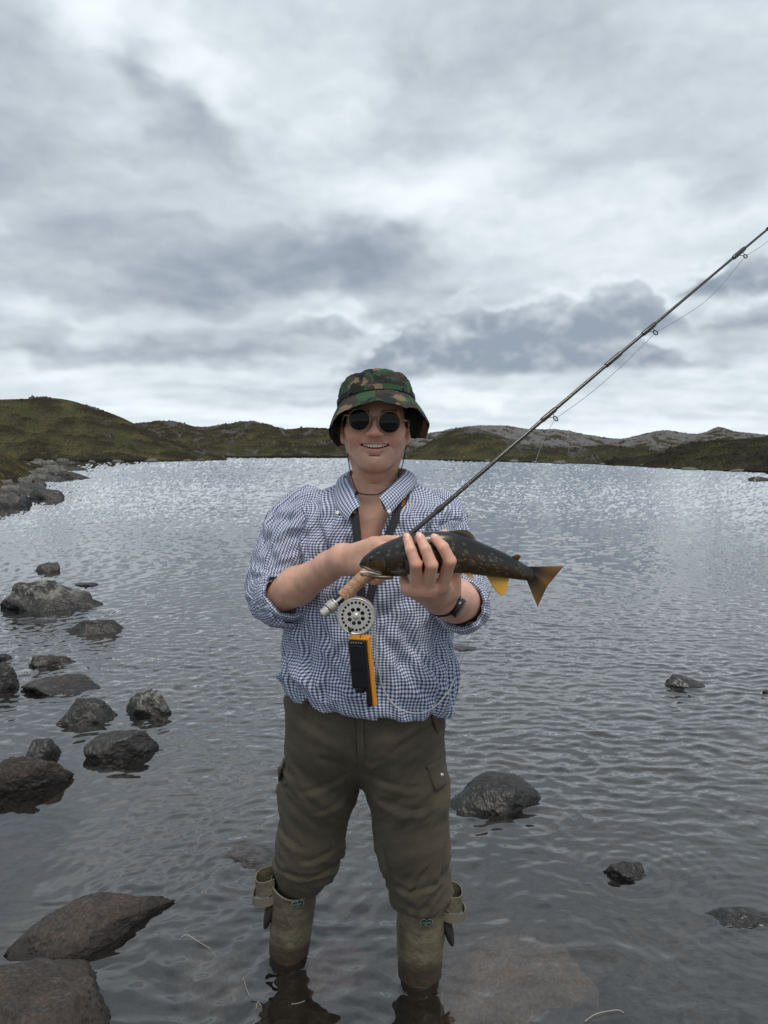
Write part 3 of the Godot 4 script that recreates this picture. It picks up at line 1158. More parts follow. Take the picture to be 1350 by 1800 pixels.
func make_rocks() -> void:
	var dark := Color(0.036, 0.032, 0.030)
	var brown := Color(0.058, 0.045, 0.038)
	var grey_ := Color(0.052, 0.049, 0.047)
	rock("small dark rounded boulder alone on the water beyond the large lichened rock", -3.872, -8.588, 0.2832, 0.09694, 0.7, 0.2, 0.0, 101, 1.0, 60, 0.3, dark, "rock")
	rock("largest dark boulder on the left with pale lichen across its top", -2.94, -6.485, 0.8651, 0.2177, 0.5, 0.1, -0.06, 302, 1.1, 110, 0.95, dark, "rock")
	rock("low flat dark stone just showing beyond the right end of the lichened boulder", -3.059, -7.663, 0.2412, 0.02653, 0.6, 0.1, -0.2, 103, 0.8, 40, 0.0, dark, "wet_rock")
	rock("pointed dark wedge of rock right of the lichened boulder", -2.204, -5.599, 0.4112, 0.09365, 0.5, 0.2, -0.5, 104, 1.0, 80, 0.15, dark, "rock")
	rock("small brown hooked rock left of the smooth sheltered water", -2.151, -4.749, 0.2634, 0.06396, 0.55, 0.2, -0.4, 105, 1.5, 80, 0.1, brown, "rock")
	rock("flat wide brown slab barely above the water, pointed at its right end", -1.871, -4.189, 0.4458, 0.05467, 0.62, 0.12, -0.1, 106, 1.0, 90, 0.15, brown, "rock")
	rock("dark rounded rock cut off by the left edge beside the flat brown slab", -2.221, -4.272, 0.1601, 0.1375, 0.8, 0.3, 0.0, 107, 0.9, 60, 0.1, dark, "rock")
	rock("dark domed rock with a black wet base, nearest neighbour of the upright pale-topped one", -1.516, -3.713, 0.2671, 0.1004, 0.65, 0.4, 0.1, 108, 0.9, 100, 0.25, dark, "rock")
	rock("upright blocky rock with whitish lichen patches along its top edge", -1.24, -3.854, 0.2657, 0.1096, 0.6, -0.2, -0.12, 109, 1.1, 100, 0.9, grey_, "rock")
	rock("smooth slanted grey boulder with a faint rusty top below the upright one", -1.195, -3.28, 0.3049, 0.09789, 0.6, 0.25, 0.10, 310, 0.6, 110, 0.1, Color(0.048, 0.043, 0.041), "rock")
	rock("small grey oval rock between the slanted boulder and the broad cracked one", -1.542, -3.287, 0.1478, 0.07383, 0.7, 0.3, 0.1, 111, 0.8, 70, 0.1, grey_, "rock")
	rock("broad cracked brown rock reaching in from the left edge", -1.464, -2.931, 0.3295, 0.1116, 0.7, 0.15, -0.1, 112, 1.4, 130, 0.2, brown, "near_rock")
	rock("small awash stone in front of the lichened boulder", -2.792, -5.939, 0.276, 0.01979, 0.6, 0.1, 0.0, 113, 0.8, 50, 0.0, dark, "wet_rock")
	rock("tiny dark stone at the left edge above the rounded rock", -2.508, -4.895, 0.09539, 0.03286, 0.7, 0.0, -0.2, 114, 0.8, 40, 0.0, dark, "wet_rock")
	solid("rock", rock_shape(Vector3(-0.8476, 0, -2.054), 0.46, 0.078, 0.23, 0.66, 0.22, 215, 0.7, 150, 0.1, Color(0.078, 0.062, 0.053), 0.8), M["near_rock"], Vector3(-0.8476, 0, -2.054), "long pointed brown slab slanting out of the water at lower left", "rock")
	solid("rock", rock_shape(Vector3(-0.8359, 0, -1.683) + Vector3(-0.03, 0, -0.03), 0.46, 0.105, 0.44, 0.35, 0.0, 116, 0.7, 170, 0.15, Color(0.074, 0.060, 0.051)), M["near_rock"], Vector3(-0.8359, 0, -1.683) + Vector3(-0.03, 0, -0.03), "big rough brown boulder filling the bottom left corner", "rock")
	solid("rock", rock_shape(Vector3(0.4316, 0, -2.886), 0.3738, 0.084, 0.2608, 0.1, -0.08, 117, 0.55, 150, 0.05, Color(0.031, 0.029, 0.028), 0.0, 0.35), M["rock"], Vector3(0.4316, 0, -2.886), "smooth dark wet boulder right of the man's legs", "rock")
	rock("small dark triangular rock tip in the rippled water at lower right", 0.7785, -2.328, 0.1361, 0.03013, 0.6, 0.1, -0.1, 118, 1.2, 90, 0.1, dark, "rock")
	rock("dark wet rock cut off by the right edge near the bottom", 1.057, -2.069, 0.2109, 0.01842, 0.6, 0.1, 0.12, 119, 1.3, 110, 0.2, dark, "wet_rock")
	rock("low grey rock just breaking the surface far right of the man", 1.76, -4.303, 0.2387, 0.0627, 0.6, 0.1, -0.15, 120, 1.0, 80, 0.1, Color(0.05, 0.048, 0.048), "wet_rock")
	rock("purplish rough slab awash behind the man's right leg", -0.4362, -2.377, 0.2494, 0.01, 0.7, 0.15, 0.2, 321, 1.6, 120, 0.2, Color(0.105, 0.085, 0.08), "wet_rock")
	rock("thin dark stone awash close behind the man's left elbow", 0.5488, -5.14, 0.2157, 0.01239, 0.6, 0.1, -0.1, 122, 1.0, 60, 0.0, dark, "wet_rock")
	rock("tiny dark stone cut off by the right edge beside the rippled water", 2.169, -4.199, 0.05036, 0.0174, 0.6, 0.0, 0.0, 123, 1.0, 40, 0.0, dark, "wet_rock")
	rock("dark skerry off the far right shore, cut off by the right edge", 18.09, -36.41, 1.092, 0.2062, 0.6, 0.1, -0.2, 124, 1.0, 40, 0.0, dark, "wet_rock")
	# stones of the lake bed near the boots
	var beds := [[Vector3(0.3549, 0, -2.004), 0.50, 0.16, 0.42, 131, Color(0.40, 0.28, 0.18), "broad brown boulder under the water right of the boots"],
		[Vector3(-0.1506, 0, -2.133), 0.26, 0.10, 0.24, 137, Color(0.42, 0.22, 0.15), "reddish stone under the water between the boots"],
		[Vector3(0.4793, 0, -1.867), 0.30, 0.12, 0.3, 133, Color(0.10, 0.08, 0.06), "dark stone on the lake bed at lower right"],
		[Vector3(-0.4763, 0, -2.054), 0.34, 0.10, 0.3, 134, Color(0.14, 0.11, 0.085), "sunken grey-brown stone left of the boots"],
		[Vector3(0.8058, 0, -2.029), 0.38, 0.12, 0.34, 135, Color(0.11, 0.095, 0.08), "sunken stone beside the rock at the right edge"]]
	for b in beds:
		var at: Vector3 = b[0] + Vector3(0, -0.20, 0)
		solid("sunken_stone", rock_shape(at, b[1], b[2], b[3], 0.3, 0.0, b[4], 0.8, 70, 0.0, b[5]), M["near_rock"], at, b[6], "rock")
	# heap of rocks along the left shore
	rock("low domed dark boulder at the water's edge in front of the heap of shore rocks", -9.812, -21.89, 1.083, 0.2944, 0.5, 0.1, -0.12, 140, 0.7, 70, 0.2, dark, "rock")
	rock("black blocky rock beside the low domed boulder at the shore", -9.346, -19.32, 0.5212, 0.3391, 0.7, 0.2, -0.3, 141, 1.0, 60, 0.3, Color(0.03, 0.027, 0.025), "rock")
	rock("sloping grey-brown rock at the left edge of the shore heap", -9.437, -18.72, 0.8977, 0.4637, 0.7, 0.2, -0.4, 142, 0.9, 60, 0.3, grey_, "rock")
	rock("dark spit of rock reaching farthest out from the shore heap", -16.05, -38.74, 1.568, 0.4218, 0.5, 0.1, -0.4, 143, 1.0, 60, 0.4, dark, "rock")
	rock("low dark tongue of rock beyond the spit of the shore heap", -23.49, -56.95, 2.049, 0.2846, 0.5, 0.1, -0.3, 144, 0.8, 50, 0.0, dark, "rock")
	rock("rounded black rock at the foot of the shore heap", -13.91, -30.32, 0.6818, 0.3329, 0.7, 0.1, 0.0, 145, 0.9, 50, 0.1, Color(0.035, 0.031, 0.029), "rock")
	var heap := [[-12.46, -24.91, 0.8213, 0.2868, 1], [-13.13, -27.15, 0.8138, 0.2738, 0], [-13.12, -27.98, 0.7131, 0.242, 0], [-10.61, -21.37, 0.6408, 0.213, 0], [-15.05, -29.83, 0.8047, 0.3031, 1], [-15.8, -33.09, 0.8432, 0.288, 1], [-16.83, -36.41, 0.9824, 0.3449, 1], [-17.02, -37.93, 0.9666, 0.3889, 0], [-17.67, -40.47, 0.9099, 0.386, 0], [-20.26, -44.43, 1.132, 0.4571, 1], [-21.79, -49.24, 1.181, 0.5453, 1], [-21.2, -49.24, 1.107, 0.4716, 1], [-19.89, -42.36, 0.9523, 0.3725, 1], [-26.25, -55.22, 1.159, 0.5719, 1], [-29.12, -62.85, 1.413, 0.6516, 1], [-30.47, -67.52, 1.417, 0.6502, 1], [-29.76, -67.52, 1.214, 0.7016, 1], [-25.13, -58.79, 1.146, 0.433, 0], [-18.8, -44.43, 0.7991, 0.2924, 0], [-15.51, -35.69, 0.6955, 0.233, 0], [-11.79, -24.91, 0.56, 0.1589, 0], [-17.47, -35.69, 0.8025, 0.3126, 1], [-32.92, -79.28, 1.426, 0.4679, 0], [-41.54, -91.19, 1.367, 0.6085, 1], [-15.59, -38.74, 0.5226, 0.1393, 0]]
	for i in heap.size():
		var q: Array = heap[i]
		var pale: bool = q[4] > 0.5
		var row := "at the far back of the shore heap, below the grassy bank" if q[1] < -55.0 else ("in the middle of the shore heap on the left" if q[1] < -31.0 else "low in the shore heap, close to the left edge")
		rock(("pale lichened boulder " if pale else "dark boulder ") + row, q[0], q[1], q[2], q[3], 0.8, i * 0.7, 0.0, 150 + i, 1.1, 36, 0.9 if pale else 0.35, Color(0.17, 0.165, 0.16) if pale else grey_, "pale_rock" if pale else "rock", "pale boulders of the shore heap" if pale else "dark boulders of the shore heap")
	# stones along the far shores
	var far := [[-32.9, -107.3, 1.769, 0.5557], [-37.28, -106, 1.431, 0.3116], [-39.92, -103.6, 1.087, 0.3055], [-29.59, -114, 1.367, 0.336], [-42.97, -101.3, 1.519, 0.6008], [7.312, -146, 1.532, 0.432], [12.18, -130.3, 2.149, 0.4809], [15.77, -114, 1.367, 0.336], [17.93, -104.2, 1.406, 0.3843], [21.15, -91.19, 1.503, 0.4028], [24.8, -82.89, 1.864, 0.3011], [25.1, -72.93, 1.312, 0.2655], [23.76, -58.79, 1.057, 0.2125], [25.08, -53.6, 0.8837, 0.1936], [-28.43, -117.7, 1.235, 0.4356], [19.44, -98.06, 0.8819, 0.216]]
	for i in far.size():
		var q: Array = far[i]
		var place := "pale stone at the water's edge below the grassy left hill" if q[0] < -4.0 else ("pale stone at the water's edge of the moor behind the rod" if q[0] < 24.5 else "pale stone at the water's edge below the dark bank at right")
		rock(place, q[0], q[1], q[2], q[3], 0.7, i * 0.9, 0.0, 190 + i, 1.1, 24, 0.6, Color(0.17, 0.165, 0.155), "pale_rock", "stones along the far shores")
	rock("pale outcrop on the moor shore right of the rod", Vector3(37.95, 0.3762, -120).x, Vector3(37.95, 0.3762, -120).z, 4.287, 1.3, 0.6, 0.1, 0.0, 186, 1.2, 40, 0.6, Color(0.2, 0.2, 0.19), "pale_rock")

# ---------------------------------------------------------------- the angler
const SKIN := Color(0.67, 0.385, 0.280)
var head_at := Transform3D(Basis(Vector3.BACK, -0.012), Vector3(-0.0212, 1.432, -1.9))
var legs: Field
var fine_noise: FastNoiseLite
var fold_noise: FastNoiseLite

func make_person() -> void:
	fine_noise = noise(71, 40.0, 3)
	fold_noise = noise(72, 1.0, 3)
	var who := thing("person", "person in a camouflage bucket hat and blue gingham shirt standing knee-deep, holding up a trout", "person", Vector3(-0.06, -0.25, -1.94))
	make_body(who)
	make_face_parts(who)
	make_hat(who)
	make_sunglasses(who)
	make_shirt(who)
	make_trousers(who)
	make_boot(who, [Vector3(-0.2411, 0.207, -1.965), Vector3(-0.2469, 0.1216, -1.968), Vector3(-0.2559, 0.0379, -1.972), Vector3(-0.2633, -0.041, -1.975)], 0.0620, -1.0, Vector3(-0.2263, 0.1799, -1.9), 0.20)
	make_boot(who, [Vector3(0.0971, 0.217, -1.88), Vector3(0.0961, 0.1293, -1.882), Vector3(0.0936, 0.0416, -1.885), Vector3(0.0925, -0.0414, -1.887)], 0.0655, 1.0, Vector3(0.106, 0.1873, -1.8), -0.12)
	make_watch(who)

func skin_paint(p: Vector3, _n: Vector3) -> Color:
	var m := 0.92 + 0.16 * fine_noise.get_noise_3dv(p * 0.8) + 0.10 * fine_noise.get_noise_3dv(p * 3.0)
	var c := SKIN * m
	return c.lerp(Color(0.60, 0.30, 0.215), smoothstep(0.1, 0.5, fine_noise.get_noise_3dv(p * 0.35 + Vector3.ONE)) * 0.4)

func mouth_z(x: float) -> float:
	return 0.0985 - 22.0 * x * x

func face_paint(p: Vector3, n: Vector3) -> Color:
	var c := skin_paint(p, n)
	if p.y < -0.13:                                            # neck darkened in place of chin shade; pinker skin on the chest
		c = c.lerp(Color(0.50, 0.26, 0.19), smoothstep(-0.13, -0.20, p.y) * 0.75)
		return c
	var cheek := exp(-pow((absf(p.x) - 0.045) / 0.020, 2.0) - pow((p.y + 0.036) / 0.022, 2.0)) * smoothstep(0.03, 0.06, p.z)
	c = c.lerp(Color(0.62, 0.27, 0.20), cheek * 0.65)
	var nose := exp(-pow(p.x / 0.018, 2.0) - pow((p.y + 0.028) / 0.018, 2.0)) * smoothstep(0.08, 0.11, p.z)
	c = c.lerp(Color(0.64, 0.29, 0.21), nose * 0.5)
	var jaw := smoothstep(-0.030, -0.062, p.y) * smoothstep(-0.145, -0.10, p.y) * smoothstep(-0.03, 0.03, p.z)  # stubble, its jaw tone also painted in for shade under the chin
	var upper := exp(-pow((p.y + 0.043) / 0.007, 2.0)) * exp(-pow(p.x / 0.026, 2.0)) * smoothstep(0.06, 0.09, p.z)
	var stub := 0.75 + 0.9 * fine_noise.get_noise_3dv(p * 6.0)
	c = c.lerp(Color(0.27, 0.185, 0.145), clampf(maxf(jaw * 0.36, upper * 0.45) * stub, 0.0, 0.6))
	var t := clampf(1.0 - pow(p.x / 0.0335, 2.0), 0.0, 1.0)
	if p.z > 0.06 and absf(p.x) < 0.036:
		var top := -0.0505 + 0.0008 * t
		var low := -0.0545 - 0.0150 * t
		if p.y < top + 0.0022 and p.y > low - 0.002:
			c = c.lerp(Color(0.52, 0.20, 0.17), 0.75)
		var mid := -0.0545 - 0.0035 * t
		if absf(p.y - mid) < 0.0010 + 0.0052 * t and p.z < mouth_z(p.x) + 0.0005:
			c = Color(0.07, 0.014, 0.011)
	var brow := exp(-pow((p.y - 0.0215 - absf(p.x) * 0.10) / 0.0055, 2.0)) * smoothstep(0.010, 0.018, absf(p.x)) * smoothstep(0.058, 0.046, absf(p.x)) * smoothstep(0.06, 0.07, p.z)
	c = c.lerp(Color(0.035, 0.02, 0.012), brow * 0.85)
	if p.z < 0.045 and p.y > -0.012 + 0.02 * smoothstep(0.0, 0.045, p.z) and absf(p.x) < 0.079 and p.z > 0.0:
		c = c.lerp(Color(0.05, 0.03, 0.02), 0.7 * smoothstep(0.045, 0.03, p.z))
	return c

func make_body(who: Node3D) -> void:
	var g := Geo.new()
	# head, neck and the upper chest
	var f := Field.new(Vector3(-0.13, -0.33, -0.135), Vector3(0.13, 0.135, 0.135), 0.0032)
	f.ell(Vector3(0, 0.018, -0.012), Vector3(0.0775, 0.087, 0.098))
	f.ell(Vector3(0, -0.030, 0.016), Vector3(0.0705, 0.080, 0.072), 0.02)
	f.ell(Vector3(0, 0.012, 0.045), Vector3(0.060, 0.040, 0.045), 0.02)
	for s in [-1.0, 1.0]:
		f.cap(Vector3(s * 0.0510, -0.056, 0.008), Vector3(s * 0.018, -0.090, 0.067), 0.0180, 0.0145, 0.028)
		f.ell(Vector3(s * 0.042, -0.036, 0.064), Vector3(0.024, 0.020, 0.0205), 0.018)
		f.ell(Vector3(s * 0.050, -0.018, 0.052), Vector3(0.022, 0.018, 0.020), 0.02)
		f.cap(Vector3(s * 0.010, 0.018, 0.084), Vector3(s * 0.046, 0.020, 0.066), 0.010, 0.010, 0.015)
	f.ell(Vector3(0, -0.068, 0.066), Vector3(0.036, 0.034, 0.027), 0.02)
	f.ell(Vector3(0, -0.0945, 0.0765), Vector3(0.019, 0.0145, 0.0165), 0.02)
	f.ell(Vector3(0, -0.080, 0.0905), Vector3(0.016, 0.0035, 0.006), 0.006, Basis(), true)
	f.ell(Vector3(0, -0.098, 0.045), Vector3(0.034, 0.016, 0.035), 0.03)
	f.cap(Vector3(0, 0.012, 0.084), Vector3(0, -0.019, 0.105), 0.0075, 0.0100, 0.012)
	f.ell(Vector3(0, -0.0265, 0.109), Vector3(0.0130, 0.0105, 0.0135), 0.008)
	for s in [-1.0, 1.0]:
		f.ell(Vector3(s * 0.0150, -0.0285, 0.099), Vector3(0.0088, 0.0078, 0.0105), 0.006)
		f.ell(Vector3(s * 0.0075, -0.0362, 0.107), Vector3(0.0042, 0.0030, 0.006), 0.003, Basis(), true)
		f.ell(Vector3(s * 0.031, 0.002, 0.090), Vector3(0.018, 0.012, 0.012), 0.012, Basis(), true)
		f.cap(Vector3(s * 0.0225, -0.030, 0.0975), Vector3(s * 0.0405, -0.060, 0.0805), 0.0046, 0.0040, 0.005, true)
	# smiling mouth
	var lo := []
	var hi := []
	for k in 9:
		var x := -0.033 + 0.066 * k / 8.0
		var t := 1.0 - pow(x / 0.0335, 2.0)
		hi.append(Vector3(x, -0.0510 + 0.0012 * t, mouth_z(x) - 0.0005))
		lo.append(Vector3(x, -0.0550 - 0.0140 * t, mouth_z(x) - 0.001))
	for k in 8:
		f.cap(hi[k], hi[k + 1], 0.0026, 0.0026, 0.005)
		f.cap(lo[k], lo[k + 1], 0.0030 + 0.0018 * (1.0 - absf(k - 3.5) / 3.5), 0.0030 + 0.0018 * (1.0 - absf(k - 3.5) / 3.5), 0.006)
	for k in 11:
		var x := -0.030 + 0.006 * k
		var t := 1.0 - pow(x / 0.0325, 2.0)
		f.ell(Vector3(x, -0.0540 - 0.0038 * t, mouth_z(x) - 0.003), Vector3(0.005, 0.0012 + 0.0048 * t, 0.017), 0.0015, Basis(), true)
	# ears
	for s in [-1.0, 1.0]:
		var eb := Basis(Vector3.UP, s * 0.45)
		f.ell(Vector3(s * 0.0795, -0.018, -0.006), Vector3(0.0065, 0.031, 0.0175), 0.006, eb)
		f.ell(Vector3(s * 0.0855, -0.014, -0.001), Vector3(0.0055, 0.018, 0.0095), 0.004, eb, true)
		f.ell(Vector3(s * 0.0790, -0.044, 0.000), Vector3(0.0065, 0.009, 0.008), 0.006, eb)
	# neck and chest
	f.cap(Vector3(0, -0.055, -0.034), Vector3(0, -0.20, -0.047), 0.055, 0.060, 0.022)
	for s in [-1.0, 1.0]:
		f.cap(Vector3(s * 0.055, -0.075, -0.015), Vector3(s * 0.016, -0.185, 0.018), 0.014, 0.012, 0.02)
		f.cap(Vector3(s * 0.014, -0.190, 0.022), Vector3(s * 0.085, -0.186, 0.0), 0.011, 0.010, 0.016)
	f.ell(Vector3(0, -0.105, 0.0), Vector3(0.036, 0.032, 0.034), 0.03)
	f.ell(Vector3(0, -0.128, 0.022), Vector3(0.012, 0.014, 0.012), 0.02)
	f.ell(Vector3(0, -0.32, -0.035), Vector3(0.150, 0.165, 0.108), 0.03)
	f.ell(Vector3(0, -0.191, 0.046), Vector3(0.009, 0.008, 0.012), 0.012, Basis(), true)
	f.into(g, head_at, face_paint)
	# trunk and legs under the clothes
	var b := Field.new(Vector3(-0.40, -0.26, -2.12), Vector3(0.28, 1.30, -1.72), 0.014)
	b.cap(Vector3(-0.1496, 1.186, -1.93), Vector3(0.1234, 1.186, -1.93), 0.045, 0.045, 0.04)
	b.ell(Vector3(-0.0291, 1.077, -1.925), Vector3(0.165, 0.24, 0.095), 0.05)
	b.ell(Vector3(-0.0399, 0.7787, -1.93), Vector3(0.155, 0.20, 0.095), 0.05)
	b.cap(Vector3(-0.1567, 0.6234, -1.94), Vector3(-0.2045, 0.3102, -1.96), 0.078, 0.06, 0.03)
	b.cap(Vector3(-0.2094, 0.3012, -1.962), Vector3(-0.2452, 0.1377, -1.968), 0.045, 0.036, 0.02)
	b.cap(Vector3(-0.2452, 0.1377, -1.968), Vector3(-0.2618, -0.0459, -1.975), 0.036, 0.034, 0.02)
	b.cap(Vector3(0.0488, 0.631, -1.92), Vector3(0.0765, 0.3401, -1.89), 0.078, 0.062, 0.03)
	b.cap(Vector3(0.0765, 0.3401, -1.89), Vector3(0.096, 0.1448, -1.882), 0.05, 0.038, 0.02)
	b.cap(Vector3(0.096, 0.1448, -1.882), Vector3(0.0925, -0.0414, -1.887), 0.038, 0.036, 0.02)
	b.cap(Vector3(-0.1838, 1.201, -1.925), Vector3(-0.2646, 1.049, -1.9), 0.042, 0.038, 0.03)
	b.cap(Vector3(-0.2646, 1.049, -1.9), Vector3(-0.2659, 1, -1.865), 0.038, 0.040, 0.02)
	b.cap(Vector3(0.1401, 1.197, -1.92), Vector3(0.1746, 1.044, -1.86), 0.042, 0.038, 0.03)
	b.cap(Vector3(0.1746, 1.044, -1.86), Vector3(0.1885, 1.002, -1.8), 0.038, 0.040, 0.02)
	b.into(g, Transform3D(), skin_paint)
	# the arm that holds the rod, its fist closed on the cork
	var E := Vector3(-0.2659, 1, -1.865)
	var W := Vector3(-0.0898, 1.122, -1.675)
	var a := Field.new(E.min(W) + Vector3(-0.07, -0.09, -0.06), Vector3(0.0418, 1.208, -1.5) + Vector3(0.02, 0.03, 0.04), 0.0036)
	a.cap(E, E.lerp(W, 0.32), 0.043, 0.0445, 0.01)
	a.cap(E.lerp(W, 0.32), W, 0.0445, 0.0285, 0.02)
	a.cap(E.lerp(W, 0.8) + Vector3(-0.006, 0.010, 0.0), W + Vector3(-0.004, 0.008, 0), 0.024, 0.022, 0.02)
	var k := [Vector3(-0.0083, 1.167, -1.565), Vector3(-0.0095, 1.147, -1.565), Vector3(-0.0166, 1.126, -1.568), Vector3(-0.0263, 1.109, -1.578)]
	a.cap(W, k[0], 0.025, 0.0150, 0.02)
	a.cap(W, k[1], 0.025, 0.0150, 0.02)
	a.cap(W, k[2], 0.025, 0.0145, 0.02)
	a.cap(W, k[3], 0.024, 0.0135, 0.02)
	var fg := [[Vector3(0.0173, 1.161, -1.525), Vector3(0.0149, 1.143, -1.512)], [Vector3(0.0127, 1.136, -1.522), Vector3(0.0023, 1.123, -1.514)], [Vector3(0.0023, 1.116, -1.528), Vector3(-0.0115, 1.106, -1.522)], [Vector3(-0.0094, 1.099, -1.545), Vector3(-0.0232, 1.098, -1.535)]]
	for i in 4:
		a.cap(k[i], fg[i][0], 0.0120, 0.0100, 0.008)
		a.cap(fg[i][0], fg[i][1], 0.0100, 0.0085, 0.004)
	a.cap(Vector3(-0.0652, 1.143, -1.63), Vector3(-0.0215, 1.169, -1.585), 0.017, 0.0135, 0.015)
	a.cap(Vector3(-0.0215, 1.169, -1.585), Vector3(0.0059, 1.178, -1.56), 0.0130, 0.0108, 0.006)
	a.cap(Vector3(0.0059, 1.178, -1.56), Vector3(0.0315, 1.181, -1.545), 0.0108, 0.0095, 0.004)
	a.into(g, Transform3D(), skin_paint)
	# the arm that reaches out with the fish, fingers curled up over its flank
	E = Vector3(0.1885, 1.002, -1.8)
	W = Vector3(0.1129, 1.064, -1.535)
	var q := [Vector3(0.1076, 1.114, -1.392), Vector3(0.0816, 1.107, -1.38), Vector3(0.0587, 1.106, -1.383), Vector3(0.0446, 1.107, -1.4)]
	var fa := Field.new(Vector3(0.0992, 0.8938, -1.86) + Vector3(-0.02, -0.01, -0.02), Vector3(Vector3(0.2821, 1.079, -1.82).x, Vector3(0.1028, 1.131, -1.6).y, -1.50), 0.0045)
	var l := Field.new(Vector3(0.0304, 0.9775, -1.6) + Vector3(-0.01, 0.0, 0.0), Vector3(Vector3(0.1758, 1.128, -1.5).x, Vector3(0.0909, 1.225, -1.42).y, -1.315), 0.0025)
	for part_field in [fa, l]:
		part_field.cap(E, E.lerp(W, 0.35), 0.048, 0.0475, 0.01)
		part_field.cap(E.lerp(W, 0.35), W, 0.0475, 0.0300, 0.02)
	fa.into(g, Transform3D(), skin_paint)
	for i in 4:
		l.cap(W, q[i], [0.026, 0.027, 0.026, 0.023][i], [0.0138, 0.0138, 0.0130, 0.0118][i], 0.018)
	var tips := [[Vector3(0.1185, 1.165, -1.352), Vector3(0.1062, 1.19, -1.353), Vector3(0.0927, 1.204, -1.366)], [Vector3(0.0853, 1.159, -1.344), Vector3(0.0744, 1.187, -1.35), Vector3(0.0649, 1.206, -1.366)], [Vector3(0.057, 1.16, -1.346), Vector3(0.048, 1.185, -1.352), Vector3(0.0423, 1.204, -1.367)], [Vector3(0.0385, 1.119, -1.412), Vector3(0.0401, 1.123, -1.432), Vector3(0.0448, 1.124, -1.444)]]
	for i in 3:
		l.cap(q[i] + Vector3(0, 0.002, 0.0075), (q[i] as Vector3).lerp(W, 0.5) + Vector3(0, -0.006, 0.0145), 0.0050, 0.0040, 0.008)
	for i in 4:
		var r0: float = [0.0122, 0.0122, 0.0115, 0.0105][i]
		l.cap(q[i], tips[i][0], r0, r0 * 0.94, 0.007)
		l.cap(tips[i][0], tips[i][1], r0 * 0.94, r0 * 0.84, 0.003)
		l.cap(tips[i][1], tips[i][2], r0 * 0.84, r0 * 0.74, 0.003)
	l.cap(Vector3(0.1355, 1.084, -1.49), Vector3(0.1383, 1.132, -1.475), 0.018, 0.0135, 0.018)
	l.cap(Vector3(0.1383, 1.132, -1.475), Vector3(0.1282, 1.174, -1.452), 0.0130, 0.0115, 0.006)
	l.cap(Vector3(0.1282, 1.174, -1.452), Vector3(0.1144, 1.206, -1.432), 0.0115, 0.0095, 0.004)
	var knuckle := [tips[0][0], tips[1][0], tips[2][0], q[0], q[1], q[2]]
	var nail := [Vector3(0.0886, 1.211, -1.352), Vector3(0.0622, 1.213, -1.353), Vector3(0.0403, 1.21, -1.354)]
	l.into(g, Transform3D(), func(p: Vector3, n: Vector3) -> Color:
		var c := skin_paint(p, n)
		for o in knuckle:
			c = c.lerp(Color(0.60, 0.27, 0.195), 0.6 * exp(-((p - o) as Vector3).length_squared() / 0.00022))
		for t in tips:
			c = c.lerp(Color(0.64, 0.31, 0.25), 0.6 * exp(-((p - t[2]) as Vector3).length_squared() / 0.00018))
		for o in nail:
			var d := ((p - o) as Vector3).length()
			c = c.lerp(Color(0.74, 0.50, 0.43), 0.9 * smoothstep(0.0078, 0.0062, d))
		return c)
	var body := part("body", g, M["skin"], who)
	for i in 3:
		var ng := Geo.new()
		var along_tip: Vector3 = (tips[i][2] - tips[i][1]).normalized()
		var face := (Vector3(0.0, 0.30, 1.0) - along_tip * along_tip.dot(Vector3(0.0, 0.30, 1.0))).normalized()
		ng.ball(Transform3D(Basis(along_tip.cross(face), along_tip, face), tips[i][2] + face * 0.0068 + along_tip * 0.0015), Vector3(0.0056, 0.0066, 0.0022), 16, 10)
		part("fingernail", ng, M["nail"], body)

func make_face_parts(who: Node3D) -> void:
	var g := Geo.new()
	for k in 10:
		var x := -0.0255 + 0.0057 * k
		var t := 1.0 - pow(x / 0.031, 2.0)
		var tall := 0.0035 + 0.0068 * t
		var at := Transform3D(Basis(Vector3.UP, 44.0 * x * 0.9), Vector3(x, -0.0510 - tall * 0.5, mouth_z(x) - 0.0065))
		g.box(head_at * at, Vector3(0.0052, tall, 0.005), 0.0014)
	part("teeth", g, M["teeth"], who)
	var h := Geo.new()
	h.ball(head_at * Transform3D(Basis(), Vector3(0, 0.016, -0.026)), Vector3(0.0800, 0.080, 0.088), 28, 18)
	for s in [-1.0, 1.0]:
		h.box(head_at * Transform3D(Basis(Vector3.UP, s * 0.25), Vector3(s * 0.0765, 0.004, 0.022)), Vector3(0.006, 0.034, 0.018), 0.0028)
	part("hair", h, M["hair"], who)

